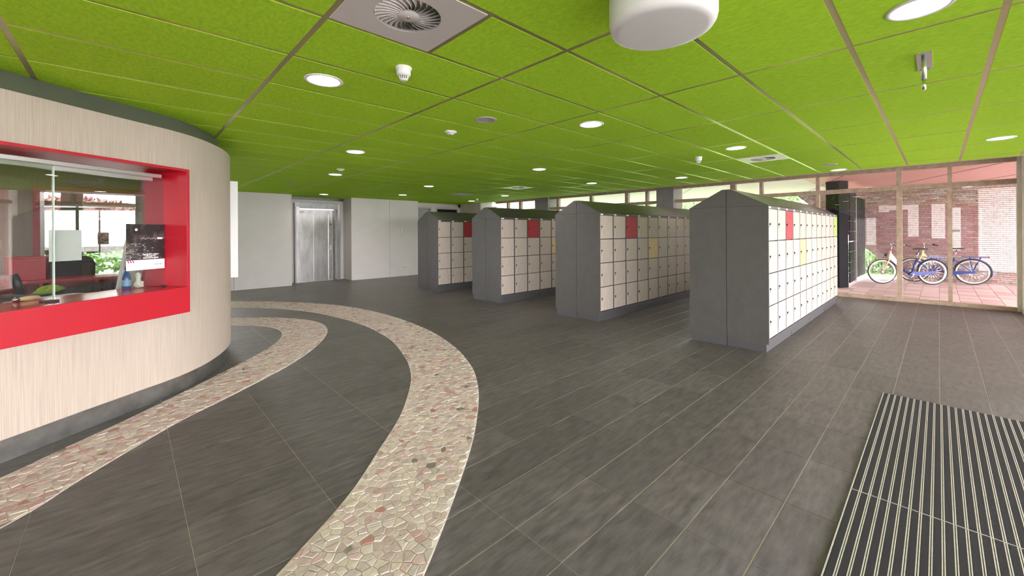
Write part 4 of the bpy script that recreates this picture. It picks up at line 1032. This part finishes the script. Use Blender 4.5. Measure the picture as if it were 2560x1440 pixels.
# ================================================================ BICYCLES
def tube_(p, q, r, r1=None, n_=10): return MB().cyl(p, q, r, n_, r1)
def bicycle(label):
    b = thing('bicycle', label, 'bicycle', (0, 0, 0), 0, 'blue and cream bicycles')
    R = .335; W = 1.13   # x forward, rear hub at 0, front hub at W
    for x, nm in ((0, 'rear_wheel'), (W, 'front_wheel')):
        t_ = MB().torus((x, 0, R + .01), R - .014, .022, 'y', 48, 8).obj(nm, M_tyre, b)
        MB().torus((x, 0, R + .01), R - .030, .016, 'y', 48, 8, 1.2).obj('whitewall', M_tyrew, t_)
        MB().torus((x, 0, R + .01), R - .050, .010, 'y', 48, 6).obj('rim', M_chrome, t_)
        sp_m = MB()
        for k in range(32):
            a = 2 * math.pi * k / 32; e = (-1) ** k
            sp_m.cyl((x + .03 * math.cos(a + e * 1.2), e * .03, R + .01 + .03 * math.sin(a + e * 1.2)), (x + (R - .055) * math.cos(a), 0, R + .01 + (R - .055) * math.sin(a)), .0028, 4)
        sp_m.obj('spokes', M_chrome, t_)
        MB().cyl((x, -.045, R + .01), (x, .045, R + .01), .028, 14).obj('hub', M_chrome, t_)
        # mudguard
        g = MB(); rg = R + .022; a0, a1 = (math.radians(20), math.radians(200)) if x == 0 else (math.radians(35), math.radians(170)); P = []
        N = 22
        for k in range(N + 1):
            a = a0 + (a1 - a0) * k / N; 
            for dy, dr in ((-.03, -.012), (0, .004), (.03, -.012)): P.append((x + (rg + dr) * math.cos(a), dy, R + .01 + (rg + dr) * math.sin(a)))
        g.add(P, [(3 * k + j, 3 * k + j + 1, 3 * k + j + 4, 3 * k + j + 3) for k in range(N) for j in (0, 1)], True); g.obj('mudguard', M_bblue if x == 0 else M_bcream, b)
    bb = (.47, 0, .28); head_t = (.93, 0, .90); head_b = (.975, 0, .70); st_ = (.30, 0, .80)
    hz = R + .01
    fr = MB(); fr.cyl(bb, (.335, 0, .70), .022, 12); 
    for s_ in (-1, 1): fr.cyl((0, s_ * .055, hz), (bb[0], s_ * .04, bb[2]), .010, 8); fr.cyl((0, s_ * .055, hz), (.345, s_ * .025, .66), .009, 8)
    for k in range(8):   # low curved down tube
        f0, f1 = k / 8, (k + 1) / 8
        def cv(f_): return (bb[0] + (.93 - bb[0]) * f_, 0, bb[2] + (.66 - bb[2]) * f_ ** 1.5 + .02)
        fr.cyl(cv(f0), cv(f1), .031, 12)
    fr.obj('frame', M_bblue, b)
    hd = MB(); hd.cyl(head_b, head_t, .024, 12); hd.extr([(.945, -.03, .88), (.80, -.03, .66), (.68, -.03, .52), (.76, -.03, .47), (.975, -.03, .70)], (0, .06, 0)); hd.obj('head_tube', M_bcream, b)
    fk = MB()
    for s_ in (-1, 1):
        fk.cyl((.98, s_ * .045, .70), (1.05, s_ * .05, .52), .014, 10); fk.cyl((1.05, s_ * .05, .52), (W, s_ * .05, hz), .012, 10)
    fk.cyl((.98, -.05, .70), (.98, .05, .70), .016, 8); fk.obj('fork', M_bcream, b)
    MB().cyl(head_t, (.90, 0, 1.05), .013, 10).obj('stem', M_chrome, b)
    hb_ = MB(); pts_ = [(.90, 0, 1.05), (.93, .06, 1.10), (.92, .17, 1.13), (.83, .26, 1.10), (.70, .29, 1.06)]
    hb_.tube(pts_, .011); hb_.tube([(x_, -y_, z_) for x_, y_, z_ in pts_], .011); hb_.obj('handlebar', M_chrome, b)
    for s_ in (-1, 1): MB().cyl((.76, s_ * .277, 1.08), (.64, s_ * .30, 1.04), .017, 10).obj('grip', M_black, b)
    MB().cyl((.335, 0, .70), (.285, 0, .93), .013, 10).obj('seat_post', M_chrome, b)
    s_ = MB(); s_.add([(.14, -.10, .93), (.14, .10, .93), (.26, .085, .95), (.26, -.085, .95), (.42, .02, .945), (.42, -.02, .945), (.14, -.09, .99), (.14, .09, .99), (.26, .07, .985), (.26, -.07, .985), (.42, .015, .975), (.42, -.015, .975)],
          [(0, 1, 7, 6), (1, 2, 8, 7), (2, 4, 10, 8), (4, 5, 11, 10), (5, 3, 9, 11), (3, 0, 6, 9), (6, 7, 8, 9), (9, 8, 10, 11), (3, 2, 1, 0), (5, 4, 2, 3)], True); s_.obj('saddle', M_black, b)
    rk = MB(); rk.box(-.28, .18, -.07, -.055, .735, .755); rk.box(-.28, .18, .055, .07, .735, .755); rk.box(-.28, .18, -.012, .012, .738, .752); rk.box(-.28, -.265, -.07, .07, .735, .755); rk.box(.165, .18, -.07, .07, .735, .755)
    for q in (-1, 1): rk.cyl((-.15, q * .065, .74), (0, q * .06, hz), .007, 8); rk.cyl((.05, q * .065, .74), (0, q * .06, hz), .007, 8)
    rk.obj('luggage_rack', M_bblue, b)
    MB().cyl((.06, -.09, .75), (.02, -.085, hz), .012, 8).obj('carrier_strap', M_tyrew, b)
    cg = MB(); cg.extr([(-.04, .05, hz + .03), (.48, .05, .345), (.54, .05, .29), (.48, .05, .225), (-.04, .05, hz - .025)], (0, .03, 0)); cg.obj('chain_guard', M_bblue, b)
    cg = MB(); cg.extr([(-.02, -.08, hz + .02), (.48, -.08, .33), (.52, -.08, .29), (.48, -.08, .24), (-.02, -.08, hz - .02)], (0, .02, 0)); cg.obj('chain_guard', M_bblue, b)
    ck = MB(); ck.cyl((.47, -.10, .28), (.47, .10, .28), .02, 10); ck.cyl((.47, .10, .28), (.56, .10, .14), .009, 8); ck.cyl((.47, -.10, .28), (.38, -.10, .42), .009, 8); ck.obj('crank', M_chrome, b)
    MB().box(.52, .61, .10, .19, .13, .155).obj('pedal', M_black, b); MB().box(.33, .42, -.19, -.10, .41, .435).obj('pedal', M_black, b)
    MB().cyl((.40, -.04, .27), (.30, -.16, .012), .009, 8).obj('kickstand', M_chrome, b)
    MB().sphere((1.03, 0, .80), .045, 8).obj('headlamp', M_black, b); MB().box(-.30, -.28, -.03, .03, .72, .77).obj('rear_lamp', M_dred, b)
    return b
bk = bicycle('blue bicycle with cream front end, nearer one with its whole left half in view')
bk.location = (15.6, .13, 0); bk.rotation_euler = (0, 0, math.atan2(1.14 - .13, 14.97 - 15.6))
copy_tree(bk, (16.30, -.62, 0), math.atan2(.47 + .62, 16.25 - 16.30), 'blue bicycle standing behind, its rear half right of the last mullion')
